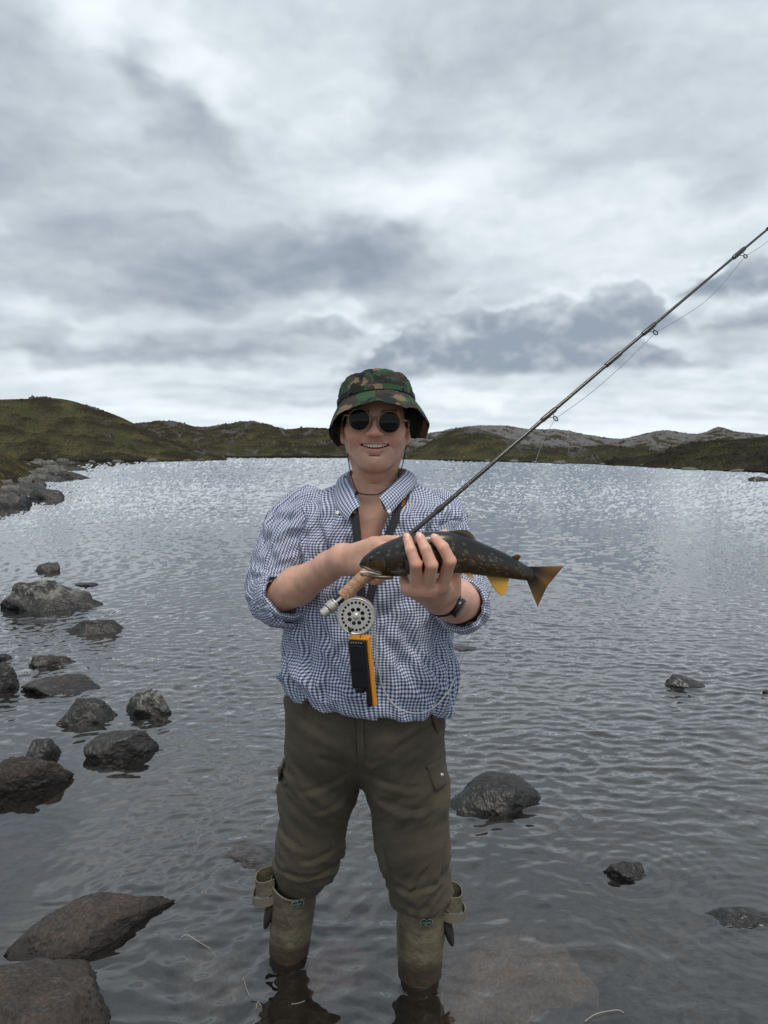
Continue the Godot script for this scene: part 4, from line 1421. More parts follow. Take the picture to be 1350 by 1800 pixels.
func make_hat(who: Node3D) -> void:
	# crown: sits tipped back, a little higher on the right of the picture
	var at := head_at * Transform3D(Basis(Vector3.BACK, 0.10) * Basis(Vector3.RIGHT, -0.28), Vector3(0.002, 0.043, -0.004))
	var n := noise(81, 1.0, 3)
	var rows := [[1.0, -0.004], [1.0, 0.008], [0.99, 0.020], [0.975, 0.034], [0.96, 0.047], [0.935, 0.058], [0.89, 0.068], [0.80, 0.0765], [0.62, 0.083], [0.40, 0.087], [0.2, 0.089], [0.0, 0.0895]]
	var fine := curve(rows.map(func(r: Array) -> Vector2: return Vector2(r[0], r[1])), 3)
	var p := PackedVector3Array()
	var uvs := PackedVector2Array()
	var nu := 97
	for j in fine.size():
		for i in nu:
			var a := TAU * (i % (nu - 1)) / (nu - 1)
			var d := Vector3(sin(a), 0, cos(a))
			var dent: float = n.get_noise_3d(d.x * 2.2, fine[j].y * 22.0, d.z * 2.2) * 0.012 * smoothstep(0.01, 0.05, fine[j].y) + n.get_noise_3d(d.x * 6.0, fine[j].y * 60.0, d.z * 6.0) * 0.004
			var seam := 0.0
			for q in 4:
				var w := wrapf(a - q * TAU / 4 - 0.42, -PI, PI)
				seam += 0.0016 * exp(-pow(w / 0.022, 2.0))
			var r: float = fine[j].x * (1.0 + dent * 2.5) + (dent * 1.2 - seam)
			p.append(at * Vector3(d.x * 0.0955 * r, fine[j].y * 0.80 + dent * (1.0 - fine[j].x) * 2.0, d.z * 0.112 * r))
			uvs.append(Vector2(float(i) / (nu - 1) * 1.6, fine[j].y * 2.6 + (1.0 - fine[j].x) * 0.25))
	var g := Geo.new()
	g.sheet(p, nu, fine.size(), true, uvs, PackedColorArray(), true)
	part("hat_crown", g, M["camouflage"], who)
	# brim: short in front and turned up, drooping at the sides and behind
	var b := Geo.new()
	p = PackedVector3Array()
	uvs = PackedVector2Array()
	var order := []
	for j in 9:
		order.append([j / 8.0, 0.0008])
	for j in 9:
		order.append([1.0 - j / 8.0, -0.0008])
	for o in order:
		for i in nu:
			var a := TAU * (i % (nu - 1)) / (nu - 1)
			var front := maxf(cos(a), 0.0)
			var side := absf(sin(a))
			var back := maxf(-cos(a), 0.0)
			var outward := lerpf(0.027, 0.044, front * front) + back * back * 0.008
			var drop := 0.066 * side * side + 0.043 * front * front + 0.060 * back * back + 0.008 * sin(a) * front
			if sin(a) > 0.0:
				outward += 0.004 * side
			var t: float = o[0]
			var wav := n.get_noise_2d(cos(a) * 1.6 + 5.0, sin(a) * 1.6) * 0.016 * t
			var x := sin(a) * (0.0955 + outward * (1.15 * t - 0.15 * t * t))
			var z := cos(a) * (0.112 + outward * (1.15 * t - 0.15 * t * t))
			var y: float = -drop * (0.75 * t + 0.25 * t * t) + wav + o[1] - 0.002
			p.append(at * Vector3(x, y, z))
			uvs.append(Vector2(float(i) / (nu - 1) * 1.7 + 0.3, 0.45 + 0.16 * t))
	b.sheet(p, nu, order.size(), true, uvs)
	var brim := part("hat_brim", b, M["camouflage"], who)
	var loop := []
	var up := []
	for i in 65:
		var a := TAU * i / 64
		loop.append(at * Vector3(sin(a) * 0.0972, 0.0075, cos(a) * 0.1136))
		up.append(at.basis.y * 0.0125)
	var band := Geo.new()
	band.ribbon(loop, up, 0.0016)
	for i in band.uv.size():
		band.uv[i] = Vector2(band.uv[i].y * 2.6, 0.2 + band.uv[i].x * 0.04)
	part("hat_band", band, M["camouflage"], who)
	for s in [-0.62, 0.75]:
		var e := Geo.new()
		var spot := at * Transform3D(Basis(Vector3.UP, s) * Basis(Vector3.RIGHT, PI / 2), Vector3(sin(s) * 0.0982, 0.0065, cos(s) * 0.1146))
		e.lathe([Vector2(0.0012, 0.001), Vector2(0.0022, 0.0016), Vector2(0.0036, 0.001), Vector2(0.0038, -0.001)], spot, 14)
		part("eyelet", e, M["dark_metal"], who)
	var c := Geo.new()
	var cord := curve([Vector3(-0.0908, 1.364, -1.9), Vector3(-0.0872, 1.336, -1.88), Vector3(-0.0774, 1.295, -1.845), Vector3(-0.0643, 1.266, -1.825), Vector3(-0.0476, 1.26, -1.812), Vector3(-0.0285, 1.259, -1.808), Vector3(-0.0095, 1.262, -1.812), Vector3(0.0207, 1.284, -1.838), Vector3(0.0404, 1.314, -1.86), Vector3(0.0507, 1.353, -1.885), Vector3(0.0553, 1.387, -1.9)], 6)
	c.tube(cord, [0.0014], 6)
	part("chin_cord", c, M["black_cord"], who)
	var tg := Geo.new()
	tg.ball(Transform3D(Basis(), Vector3(-0.0655, 1.263, -1.82)), Vector3(0.0042, 0.0058, 0.0042), 10, 8)
	tg.tube([Vector3(-0.0655, 1.263, -1.82), Vector3(-0.0695, 1.253, -1.815), Vector3(-0.0668, 1.244, -1.815)], [0.0012], 6)
	part("cord_toggle", tg, M["black_cord"], who)

func make_sunglasses(who: Node3D) -> void:
	var o := Node3D.new()
	o.name = "sunglasses"
	who.add_child(o)
	var turn := Basis(Vector3.BACK, -0.075)
	var f := Geo.new()
	for s in [-1.0, 1.0]:
		var lens := Geo.new()
		var mid: Vector3 = turn * Vector3(s * 0.0355, 0.0, 0.0) + Vector3(-0.0015, 0.001, 0.1115)
		var at: Transform3D = head_at * Transform3D(turn * Basis(Vector3.UP, s * 0.10) * Basis(Vector3.RIGHT, PI / 2), mid)
		lens.lathe([Vector2(0.0, 0.0022), Vector2(0.008, 0.0020), Vector2(0.016, 0.0013), Vector2(0.0252, 0.0), Vector2(0.0252, -0.001), Vector2(0.0, -0.001)], at, 36)
		part("lens", lens, M["dark_lens"], o)
		var ring := []
		for i in 41:
			var a := TAU * i / 40
			ring.append(at * Vector3(cos(a) * 0.0258, 0.0, sin(a) * 0.0258))
		f.tube(ring, [0.0014], 8, false)
		var hinge := [at * Vector3(s * 0.0255, 0.0005, -0.007), at * Vector3(s * 0.033, -0.002, -0.009), head_at * (turn * Vector3(s * 0.0735, 0.008, 0) + Vector3(0, 0.001, 0.09)), head_at * Vector3(s * 0.0805, 0.006, 0.03), head_at * Vector3(s * 0.0805, 0.002, -0.005)]
		f.tube(curve(hinge, 4), [0.0026], 8)
	var br := []
	for i in 9:
		var t := i / 8.0 * 2.0 - 1.0
		br.append(head_at * (turn * Vector3(t * 0.0115, 0.006 + 0.003 * (1.0 - t * t), 0) + Vector3(-0.0015, 0.001, 0.1125 + 0.003 * (1.0 - t * t))))
	f.tube(br, [0.002], 8)
	part("glasses_frame", f, M["glasses_frame"], o)

# soft folds of loose cloth
func folds(u: float, v: float, strength: float) -> float:
	var a := fold_noise.get_noise_2d(u * 9.0 + v * 3.0, v * 4.0 - u * 2.0)
	var b := fold_noise.get_noise_2d(u * 18.0 - v * 5.0 + 40.0, v * 8.0)
	return strength * ((1.0 - absf(a) * 3.0) * 0.95 + b * 0.75)

func make_shirt(who: Node3D) -> void:
	var tab := [
		[Vector3(-0.2192, 0.7352, -1.92), Vector3(0.1591, 0.702, -1.92), 0.104, 0.11], [Vector3(-0.2295, 0.7337, -1.92), Vector3(0.1709, 0.699, -1.92), 0.120, 0.125], [Vector3(-0.247, 0.7487, -1.92), Vector3(0.1811, 0.7126, -1.92), 0.130, 0.135], [Vector3(-0.257, 0.7817, -1.92), Vector3(0.1852, 0.7547, -1.92), 0.133, 0.14],
		[Vector3(-0.261, 0.8191, -1.92), Vector3(0.1892, 0.8191, -1.92), 0.138, 0.135], [Vector3(-0.2543, 0.901, -1.92), Vector3(0.1768, 0.901, -1.92), 0.124, 0.13], [Vector3(-0.246, 1.004, -1.92), Vector3(0.1819, 1.004, -1.92), 0.122, 0.125], [Vector3(-0.2364, 1.093, -1.92), Vector3(0.19, 1.093, -1.92), 0.122, 0.125],
		[Vector3(-0.2415, 1.165, -1.92), Vector3(0.1923, 1.165, -1.92), 0.118, 0.125], [Vector3(-0.2295, 1.212, -1.92), Vector3(0.1891, 1.209, -1.92), 0.108, 0.115], [Vector3(-0.2033, 1.238, -1.92), Vector3(0.1745, 1.235, -1.92), 0.097, 0.10], [Vector3(-0.1657, 1.258, -1.92), Vector3(0.1369, 1.255, -1.92), 0.085, 0.088], [Vector3(-0.1296, 1.272, -1.92), Vector3(0.1008, 1.271, -1.92), 0.077, 0.078],
		[Vector3(-0.105, 1.284, -1.92), Vector3(0.0763, 1.282, -1.92), 0.070, 0.070], [Vector3(-0.0906, 1.293, -1.92), Vector3(0.0604, 1.291, -1.92), 0.063, 0.066]]
	var open := [[0.0, Vector3(-0.0845, 1.295, -1.85).x, Vector3(0.0513, 1.295, -1.85).x], [0.0, Vector3(-0.07, 1.26, -1.83).x, Vector3(0.0206, 1.26, -1.83).x], [0.0, Vector3(-0.0628, 1.217, -1.815).x, Vector3(0.0082, 1.217, -1.815).x], [0.0, Vector3(-0.0598, 1.177, -1.805).x, Vector3(-0.0082, 1.177, -1.805).x], [0.0, Vector3(-0.0503, 1.134, -1.8).x, Vector3(-0.0231, 1.134, -1.8).x], [0.0, Vector3(-0.034, 1.102, -1.8).x, Vector3(-0.0326, 1.102, -1.8).x]]
	var oy := [Vector3(-0.0347, 1.295, -1.85).y, Vector3(-0.0343, 1.26, -1.83).y, Vector3(-0.0341, 1.217, -1.815).y, Vector3(-0.034, 1.177, -1.805).y, Vector3(-0.034, 1.134, -1.8).y, Vector3(-0.034, 1.102, -1.8).y]
	var creases := [[Vector3(0.0301, 0.9367, -1.8), Vector3(0.142, 0.7869, -1.8), 0.010, 0.010], [Vector3(-0.0041, 0.9072, -1.79), Vector3(0.0919, 0.7761, -1.79), 0.009, 0.008], [Vector3(0.1612, 0.9059, -1.84), Vector3(0.1565, 0.7554, -1.84), 0.009, 0.008], [Vector3(-0.1637, 0.9623, -1.81), Vector3(-0.0867, 0.8151, -1.8), 0.010, 0.008], [Vector3(-0.2073, 0.923, -1.84), Vector3(-0.1667, 0.7831, -1.83), 0.009, 0.008],
		[Vector3(-0.164, 1.181, -1.83), Vector3(-0.1022, 1.068, -1.8), 0.010, 0.007], [Vector3(-0.1326, 1.253, -1.86), Vector3(-0.1195, 1.127, -1.82), 0.009, 0.005], [Vector3(0.1328, 1.225, -1.86), Vector3(0.0865, 1.123, -1.82), 0.010, 0.007], [Vector3(-0.1023, 0.9183, -1.79), Vector3(0.0204, 0.9805, -1.79), 0.010, 0.006], [Vector3(-0.1137, 0.8139, -1.79), Vector3(-0.048, 0.7761, -1.79), 0.008, 0.006]]
	var left := curve(tab.map(func(r: Array) -> Vector3: return r[0]), 10)
	var right := curve(tab.map(func(r: Array) -> Vector3: return r[1]), 10)
	var fb := curve(tab.map(func(r: Array) -> Vector2: return Vector2(r[2], r[3])), 10)
	var nu := 241
	var p := PackedVector3Array()
	var uvs := PackedVector2Array()
	var run := 0.0
	for j in left.size():
		var L: Vector3 = left[j]
		var R: Vector3 = right[j]
		var cx := (L.x + R.x) / 2
		var a := (R.x - L.x) / 2
		if j:
			run += (left[j] - left[j - 1]).length() * 0.5 + absf(left[j].y - left[j - 1].y) * 0.5
		var yy := (L.y + R.y) / 2
		var th_r := -0.05
		var th_l := 0.05
		for k in 5:
			if yy <= oy[k] and yy > oy[k + 1] or k == 0 and yy > oy[0]:
				var t := clampf((oy[k] - yy) / (oy[k] - oy[k + 1]), 0.0, 1.0)
				th_l = asin(clampf((lerpf(open[k][1], open[k + 1][1], t) - cx) / a, -0.97, 0.97))
				th_r = asin(clampf((lerpf(open[k][2], open[k + 1][2], t) - cx) / a, -0.97, 0.97))
		var hem := smoothstep(Vector3(-0.0367, 0.8117, -1.92).y, Vector3(-0.0368, 0.7141, -1.92).y, yy)
		var top := smoothstep(Vector3(-0.0361, 1.209, -1.92).y, Vector3(-0.036, 1.267, -1.92).y, yy)
		for i in nu:
			var th := lerpf(th_r, th_l + TAU, float(i) / (nu - 1))
			var sx := signf(sin(th)) * pow(absf(sin(th)), 0.9)
			var sz := signf(cos(th)) * pow(absf(cos(th)), 0.9)
			var b: float = fb[j].x if sz > 0 else fb[j].y
			var turn := wrapf(th, -PI, PI)
			var yoke := smoothstep(Vector3(-0.0362, 1.136, -1.92).y, Vector3(-0.0361, 1.216, -1.92).y, yy) * smoothstep(2.2, 1.4, absf(turn))
			var u := lerpf(turn * 0.165, sx_of(turn) * a, yoke)
			var w := folds(u, run, 0.0105) * (1.0 - top * 0.75)
			w += hem * 0.006 * fold_noise.get_noise_2d(u * 30.0, run * 4.0)
			w += 0.011 * (1.0 - top) * fold_noise.get_noise_2d(u * 17.0 + run * 2.0, run * 2.3 + 11.0)
			var drape := 0.0060 * sin((run * 26.0 + (absf(wrapf(th, -PI, PI)) - 0.8) * 2.2) + fold_noise.get_noise_2d(u * 7.0, run * 5.0) * 2.5) * smoothstep(0.35, 0.9, absf(wrapf(th, -PI, PI))) * (1.0 - top) * (1.0 - hem)
			w += drape
			if i < 8:
				w += 0.0035
			if sz > 0.0:
				w += grooves(Vector3(cx + sx * a, yy, 0.0), creases)
			var lean: float = lerpf(L.y, R.y, sx * 0.5 + 0.5)
			lean += hem * 0.010 * fold_noise.get_noise_2d(th * 2.0, 7.0)
			p.append(Vector3(cx + sx * (a + w), lean + top * (-0.012 * sz), L.z + sz * (b + w)))
			uvs.append(Vector2(u + 0.02 * fold_noise.get_noise_2d(u * 3.0, run * 3.0), run))
	var g := Geo.new()
	g.sheet(p, nu, left.size(), false, uvs, PackedColorArray(), true)
	# sleeves
	sleeve(g, [Vector3(-0.1495, 1.201, -1.93), Vector3(-0.1915, 1.208, -1.93), Vector3(-0.2247, 1.165, -1.925), Vector3(-0.2486, 1.108, -1.915), Vector3(-0.2645, 1.052, -1.9), Vector3(-0.2693, 1.012, -1.88), Vector3(-0.2547, 0.9995, -1.855), Vector3(-0.2348, 1.008, -1.832)], [0.045, 0.064, 0.0735, 0.0735, 0.0725, 0.071, 0.066, 0.060], 3.0)
	sleeve(g, [Vector3(0.1118, 1.196, -1.93), Vector3(0.1375, 1.204, -1.925), Vector3(0.1497, 1.155, -1.91), Vector3(0.1642, 1.094, -1.89), Vector3(0.177, 1.042, -1.855), Vector3(0.1877, 1.009, -1.82), Vector3(0.1848, 1.001, -1.79), Vector3(0.1768, 1.006, -1.765)], [0.045, 0.062, 0.0655, 0.065, 0.063, 0.060, 0.057, 0.053], 8.0)
	var shirt := part("shirt", g, M["gingham"], who)
	# rolled cuffs
	cuff(shirt, Vector3(-0.276, 0.9922, -1.885), Vector3(-0.0898, 1.122, -1.675), 0.0655, 0.068, 1.0)
	cuff(shirt, Vector3(0.1967, 0.9857, -1.825), Vector3(0.1129, 1.064, -1.535), 0.0600, 0.070, 2.0)
	# collar: stands round the neck and folds over
	var fold := curve([Vector3(-0.0568, 1.235, -1.8), Vector3(-0.0731, 1.271, -1.838), Vector3(-0.0893, 1.299, -1.893), Vector3(-0.0779, 1.317, -1.965), Vector3(-0.0164, 1.323, -1.992), Vector3(0.0397, 1.32, -1.965), Vector3(0.0524, 1.315, -1.893), Vector3(0.0234, 1.286, -1.838), Vector3(-0.0121, 1.255, -1.797)], 7)
	var edge := curve([Vector3(-0.0861, 1.199, -1.788), Vector3(-0.1136, 1.226, -1.822), Vector3(-0.123, 1.26, -1.885), Vector3(-0.1116, 1.284, -1.985), Vector3(-0.0166, 1.289, -2.015), Vector3(0.0759, 1.284, -1.985), Vector3(0.0793, 1.28, -1.888), Vector3(0.0521, 1.255, -1.826), Vector3(0.0121, 1.213, -1.783)], 7)
	var foot := curve([Vector3(-0.0476, 1.211, -1.808), Vector3(-0.0636, 1.254, -1.842), Vector3(-0.0767, 1.279, -1.895), Vector3(-0.0659, 1.283, -1.955), Vector3(-0.0163, 1.285, -1.975), Vector3(0.0308, 1.283, -1.955), Vector3(0.0412, 1.279, -1.895), Vector3(0.0207, 1.254, -1.842), Vector3(0.0014, 1.218, -1.806)], 7)
	var col := Geo.new()
	p = PackedVector3Array()
	uvs = PackedVector2Array()
	run = 0.0
	var cols_n := fold.size()
	var rows := []
	for t in [0.0, 0.35, 0.7, 0.9]:
		rows.append([0, t])
	for t in [0.0, 0.08, 0.25, 0.5, 0.75, 1.0]:
		rows.append([1, t])
	for r in rows:
		run = 0.0
		for i in cols_n:
			if i:
				run += (fold[i] - fold[i - 1]).length()
			var q: Vector3
			if r[0] == 0:
				q = foot[i].lerp(fold[i], r[1])
			else:
				q = fold[i].lerp(edge[i], r[1])
				var outw: Vector3 = q - Vector3(Vector3(-0.0158, 1.281, -1.92).x, q.y, -1.925)
				q += outw.normalized() * 0.009 * sin(r[1] * PI) + Vector3(0, 0.003 * sin(r[1] * PI), 0)
			p.append(q)
			uvs.append(Vector2(run, (r[1] * 0.03 if r[0] == 0 else 0.03 + r[1] * 0.045)))
	col.sheet(p, cols_n, rows.size(), false, uvs)
	part("collar", col, M["gingham"], shirt)
	# placket and buttons
	var pl := Geo.new()
	var path := []
	for k in 12:
		var yy: float = lerpf(Vector3(-0.0313, 1.095, -1.8).y, Vector3(-0.0368, 0.771, -1.78).y, k / 11.0)
		var zz := -1.92 + lerpf(0.1295, 0.149, k / 11.0)
		path.append(Vector3(lerpf(Vector3(-0.0313, 1.095, -1.8).x, Vector3(-0.0368, 0.771, -1.78).x, k / 11.0), yy, zz))
	pl.ribbon(path, [Vector3(0.032, 0, 0)], 0.002)
	var plk := part("placket", pl, M["gingham"], shirt)
	for v in pl.uv.size():
		pl.uv[v] = Vector2(pl.uv[v].x * 0.032, pl.uv[v].y)
	plk.mesh = pl.mesh(who.position)
	for b in [Vector3(-0.1117, 1.216, -1.812), Vector3(0.012, 1.222, -1.776)]:
		var bt := Geo.new()
		bt.lathe([Vector2(0, 0.001), Vector2(0.0025, 0.001), Vector2(0.0042, 0.0018), Vector2(0.0048, 0.0), Vector2(0.0048, -0.001)], Transform3D(Basis(Vector3.RIGHT, PI / 2 - 0.3), b), 14)
		part("button", bt, M["button"], shirt)

func sx_of(t: float) -> float:
	return signf(sin(t)) * pow(absf(sin(t)), 0.9)

func sleeve(g: Geo, pts: Array, radii: Array, seed_: float) -> void:
	var path := curve(pts, 8)
	var rr := curve(radii, 8)
	var nu := 73
	var p := PackedVector3Array()
	var uvs := PackedVector2Array()
	var side := Vector3.ZERO
	var run := 0.0
	var down := PackedFloat32Array()
	down.resize(nu)
	for j in path.size():
		var t: Vector3 = (path[mini(j + 1, path.size() - 1)] - path[maxi(j - 1, 0)]).normalized()
		if j == 0:
			side = t.cross(Vector3.BACK).normalized()
		else:
			run += Vector2((path[j] - path[j - 1]).length(), rr[j] - rr[j - 1]).length()
		side = (side - t * side.dot(t)).normalized()
		var other := t.cross(side)
		for i in nu:
			var a := TAU * (i % (nu - 1)) / (nu - 1)
			var d := side * cos(a) + other * sin(a)
			var w := 0.009 * fold_noise.get_noise_3d(d.x * 1.8 + seed_, run * 26.0 + d.z * 1.5, d.z * 1.8) + 0.0075 * (1.0 - 2.4 * absf(fold_noise.get_noise_3d(d.x * 1.2, run * 15.0 + d.y * 2.0 + seed_ * 3.0, d.z * 1.2)))
			w *= smoothstep(0.0, 0.06, run)
			var q: Vector3 = path[j] + d * (rr[j] + w)
			if j:
				down[i] += (q - p[p.size() - nu]).length()
			p.append(q)
			uvs.append(Vector2(float(i) / (nu - 1) * 0.44, down[i]))
	g.sheet(p, nu, path.size(), true, uvs, PackedColorArray(), true)

func cuff(shirt: Node3D, from: Vector3, to: Vector3, r: float, length: float, seed_: float) -> void:
	var y := (to - from).normalized()
	var x := y.cross(Vector3.UP).normalized()
	var at := Transform3D(Basis(x, y, x.cross(y)), from)
	var prof := curve([Vector2(r * 0.86, -0.004), Vector2(r * 1.02, 0.0), Vector2(r * 1.09, 0.012), Vector2(r * 1.04, 0.026), Vector2(r * 1.10, 0.036), Vector2(r * 1.12, length * 0.75), Vector2(r * 1.07, length * 0.97), Vector2(r * 0.98, length * 1.02), Vector2(r * 0.90, length * 0.98), Vector2(r * 0.84, length * 0.7), Vector2(r * 0.80, length * 0.4)], 4)
	var nu := 73
	var p := PackedVector3Array()
	var uvs := PackedVector2Array()
	var run := 0.0
	for j in prof.size():
		if j:
			run += (prof[j] - prof[j - 1]).length()
		for i in nu:
			var a := TAU * (i % (nu - 1)) / (nu - 1)
			var w := 0.005 * fold_noise.get_noise_3d(cos(a) * 2.0 + seed_ * 5.0, sin(a) * 2.0, prof[j].y * 20.0) + 0.003 * fold_noise.get_noise_3d(cos(a) * 5.0, sin(a) * 5.0 + seed_, prof[j].y * 30.0)
			var q := Vector3(cos(a) * (prof[j].x + w), prof[j].y + 0.010 * fold_noise.get_noise_2d(cos(a) * 1.5 + seed_, sin(a) * 1.5), sin(a) * (prof[j].x + w))
			p.append(at * q)
			uvs.append(Vector2(float(i) / (nu - 1) * 0.44, run + 0.003))
	var g := Geo.new()
	g.sheet(p, nu, prof.size(), true, uvs, PackedColorArray(), true)
	part("cuff", g, M["gingham"], shirt)

# sharp creases: each a valley between two points with a soft crest above it
func grooves(p: Vector3, lines: Array) -> float:
	var w := 0.0
	for l in lines:
		var a := Vector2(l[0].x, l[0].y)
		var b := Vector2(l[1].x, l[1].y)
		var ab := b - a
		var t := (Vector2(p.x, p.y) - a).dot(ab) / ab.length_squared()
		if t < -0.3 or t > 1.3:
			continue
		var side := (Vector2(p.x, p.y) - a).cross(ab) / ab.length()
		if absf(side) > l[2] * 5.0:
			continue
		var bent: float = side + 0.12 * ab.length() * (t - 0.5) * (t - 0.5)
		var fade := smoothstep(-0.3, 0.25, t) * smoothstep(1.3, 0.75, t)
		w += fade * l[3] * (0.85 * exp(-pow((bent - l[2] * 1.6) / (l[2] * 1.3), 2.0)) - exp(-pow(bent / (l[2] * 0.7), 2.0)))
	return w

func make_trousers(who: Node3D) -> void:
	legs = Field.new(Vector3(-0.36, -0.02, -2.11), Vector3(0.27, 0.78, -1.72), 0.0068)
	var f := legs
	f.cap(Vector3(-0.1479, 0.7259, -1.93), Vector3(0.0547, 0.7259, -1.93), 0.108, 0.108, 0.03)
	f.cap(Vector3(-0.1264, 0.6482, -1.935), Vector3(0.0252, 0.65, -1.93), 0.125, 0.125, 0.04)
	f.cap(Vector3(-0.1468, 0.6061, -1.945), Vector3(-0.174, 0.4623, -1.955), 0.105, 0.0985, 0.04)
	f.cap(Vector3(-0.174, 0.4623, -1.955), Vector3(-0.1985, 0.3171, -1.962), 0.0985, 0.0835, 0.03)
	f.cap(Vector3(-0.1985, 0.3171, -1.962), Vector3(-0.2178, 0.239, -1.965), 0.0835, 0.0715, 0.03)
	f.cap(Vector3(-0.2178, 0.239, -1.965), Vector3(-0.2354, 0.1834, -1.967), 0.0735, 0.045, 0.012)
	f.ell(Vector3(-0.1734, 0.2433, -1.93), Vector3(0.036, 0.022, 0.04), 0.02)
	f.cap(Vector3(0.043, 0.6138, -1.925), Vector3(0.0606, 0.4829, -1.91), 0.108, 0.103, 0.04)
	f.cap(Vector3(0.0606, 0.4829, -1.91), Vector3(0.0723, 0.3527, -1.895), 0.103, 0.0940, 0.03)
	f.cap(Vector3(0.0723, 0.3527, -1.895), Vector3(0.0898, 0.2496, -1.882), 0.0930, 0.0790, 0.03)
	f.cap(Vector3(0.0898, 0.2496, -1.882), Vector3(0.0973, 0.1831, -1.88), 0.0780, 0.055, 0.015)
	var crease := noise(91, 6.0, 3)
	crease.fractal_type = FastNoiseLite.FRACTAL_RIDGED
	var soft := noise(92, 9.0, 2)
	var lines := [[Vector3(-0.0315, 0.5518, -1.85), Vector3(0.0849, 0.5343, -1.83), 0.008, 0.006], [Vector3(-0.01, 0.4974, -1.84), Vector3(0.0946, 0.4805, -1.82), 0.010, 0.007], [Vector3(-0.192, 0.5057, -1.88), Vector3(-0.0905, 0.5534, -1.86), 0.009, 0.006], [Vector3(-0.1677, 0.4515, -1.88), Vector3(-0.0913, 0.4863, -1.87), 0.008, 0.004],
		[Vector3(-0.2704, 0.3777, -1.9), Vector3(-0.205, 0.3455, -1.88), 0.008, 0.006], [Vector3(-0.2053, 0.3119, -1.88), Vector3(-0.1319, 0.3302, -1.88), 0.007, 0.006], [Vector3(-0.2789, 0.273, -1.9), Vector3(-0.1468, 0.2753, -1.88), 0.007, 0.008], [Vector3(0.1524, 0.3872, -1.83), Vector3(0.1366, 0.2833, -1.8), 0.007, 0.006], [Vector3(-0.0043, 0.3631, -1.82), Vector3(0.0211, 0.2862, -1.8), 0.008, 0.006],
		[Vector3(0.0352, 0.2715, -1.8), Vector3(0.1548, 0.2921, -1.8), 0.007, 0.007], [Vector3(0.1054, 0.3375, -1.8), Vector3(0.0631, 0.2629, -1.79), 0.007, 0.005], [Vector3(-0.2039, 0.7012, -1.83), Vector3(-0.1051, 0.6545, -1.82), 0.012, 0.004], [Vector3(0.1196, 0.6868, -1.83), Vector3(0.0208, 0.6366, -1.8), 0.012, 0.004], [Vector3(-0.1059, 0.5926, -1.83), Vector3(-0.1632, 0.6103, -1.84), 0.010, 0.004]]
	var knee_l := Vector3(-0.2065, 0.2546, -1.96).y
	var crotch := Vector3(-0.0525, 0.5079, -1.94).y
	var g := Geo.new()
	f.into(g, Transform3D(), null, func(p: Vector3, n: Vector3) -> float:
		var w := 0.002 * soft.get_noise_3d(p.x, p.y * 0.7, p.z)
		var c := crease.get_noise_3d(p.x * 0.55 + p.y * 0.35, p.y * 1.3 - absf(p.x + 0.03) * 0.9, p.z * 0.5)
		w += 0.0095 * (c - 0.2) * (0.45 + 0.9 * exp(-pow((p.y - crotch) / 0.09, 2.0)) + 0.9 * exp(-pow((p.y - knee_l) / 0.08, 2.0)))
		if n.z > -0.2:
			w += grooves(p, lines)
		var low := smoothstep(knee_l + 0.10, knee_l, p.y)
		w += low * 0.007 * (crease.get_noise_3d(p.x * 1.1 + 9.0, p.y * 2.6 + p.x * 0.8, p.z * 0.8) - 0.1)
		return w)
	var tr := part("trousers", g, M["trousers"], who)
	# fly seam and its flap
	var s := Geo.new()
	var line := []
	for k in 16:
		var q := f.front(lerpf(Vector3(-0.06, 0.7406, -1.82).x, Vector3(-0.0548, 0.5823, -1.82).x, k / 15.0), lerpf(Vector3(-0.06, 0.7406, -1.82).y, Vector3(-0.0548, 0.5794, -1.82).y, k / 15.0))
		line.append(q + Vector3(0, 0, 0.004))
	s.ribbon(line, [Vector3(0.016, 0, 0)], 0.003)
	part("fly_flap", s, M["trousers"], tr)
	# pocket flaps
	pocket(tr, "pocket_flap", [Vector3(0.104, 0.5867, -1.82), Vector3(0.1562, 0.5914, -1.84), Vector3(0.1666, 0.5224, -1.84), Vector3(0.1254, 0.5228, -1.82)], M["trousers"], Vector3(0.1446, 0.5483, -1.815))
	pocket(tr, "pocket_flap", [Vector3(-0.2759, 0.5482, -1.9), Vector3(-0.2424, 0.5612, -1.88), Vector3(-0.2502, 0.5057, -1.88), Vector3(-0.2734, 0.5027, -1.9)], M["trousers"], Vector3.ZERO)
	pocket(tr, "leather_patch", [Vector3(0.103, 0.754, -1.84), Vector3(0.1383, 0.7474, -1.86), Vector3(0.1487, 0.6743, -1.86), Vector3(0.1338, 0.6546, -1.85)], M["leather_patch"], Vector3.ZERO)
	for bx in [Vector3(-0.1951, 0.7401, -1.83), Vector3(0.0744, 0.7401, -1.83)]:
		var lp := Geo.new()
		var a := f.front(bx.x, bx.y)
		lp.box(Transform3D(Basis(), a + Vector3(0, -0.012, 0.003)), Vector3(0.012, 0.04, 0.004), 0.0015)
		part("belt_loop", lp, M["trousers"], tr)

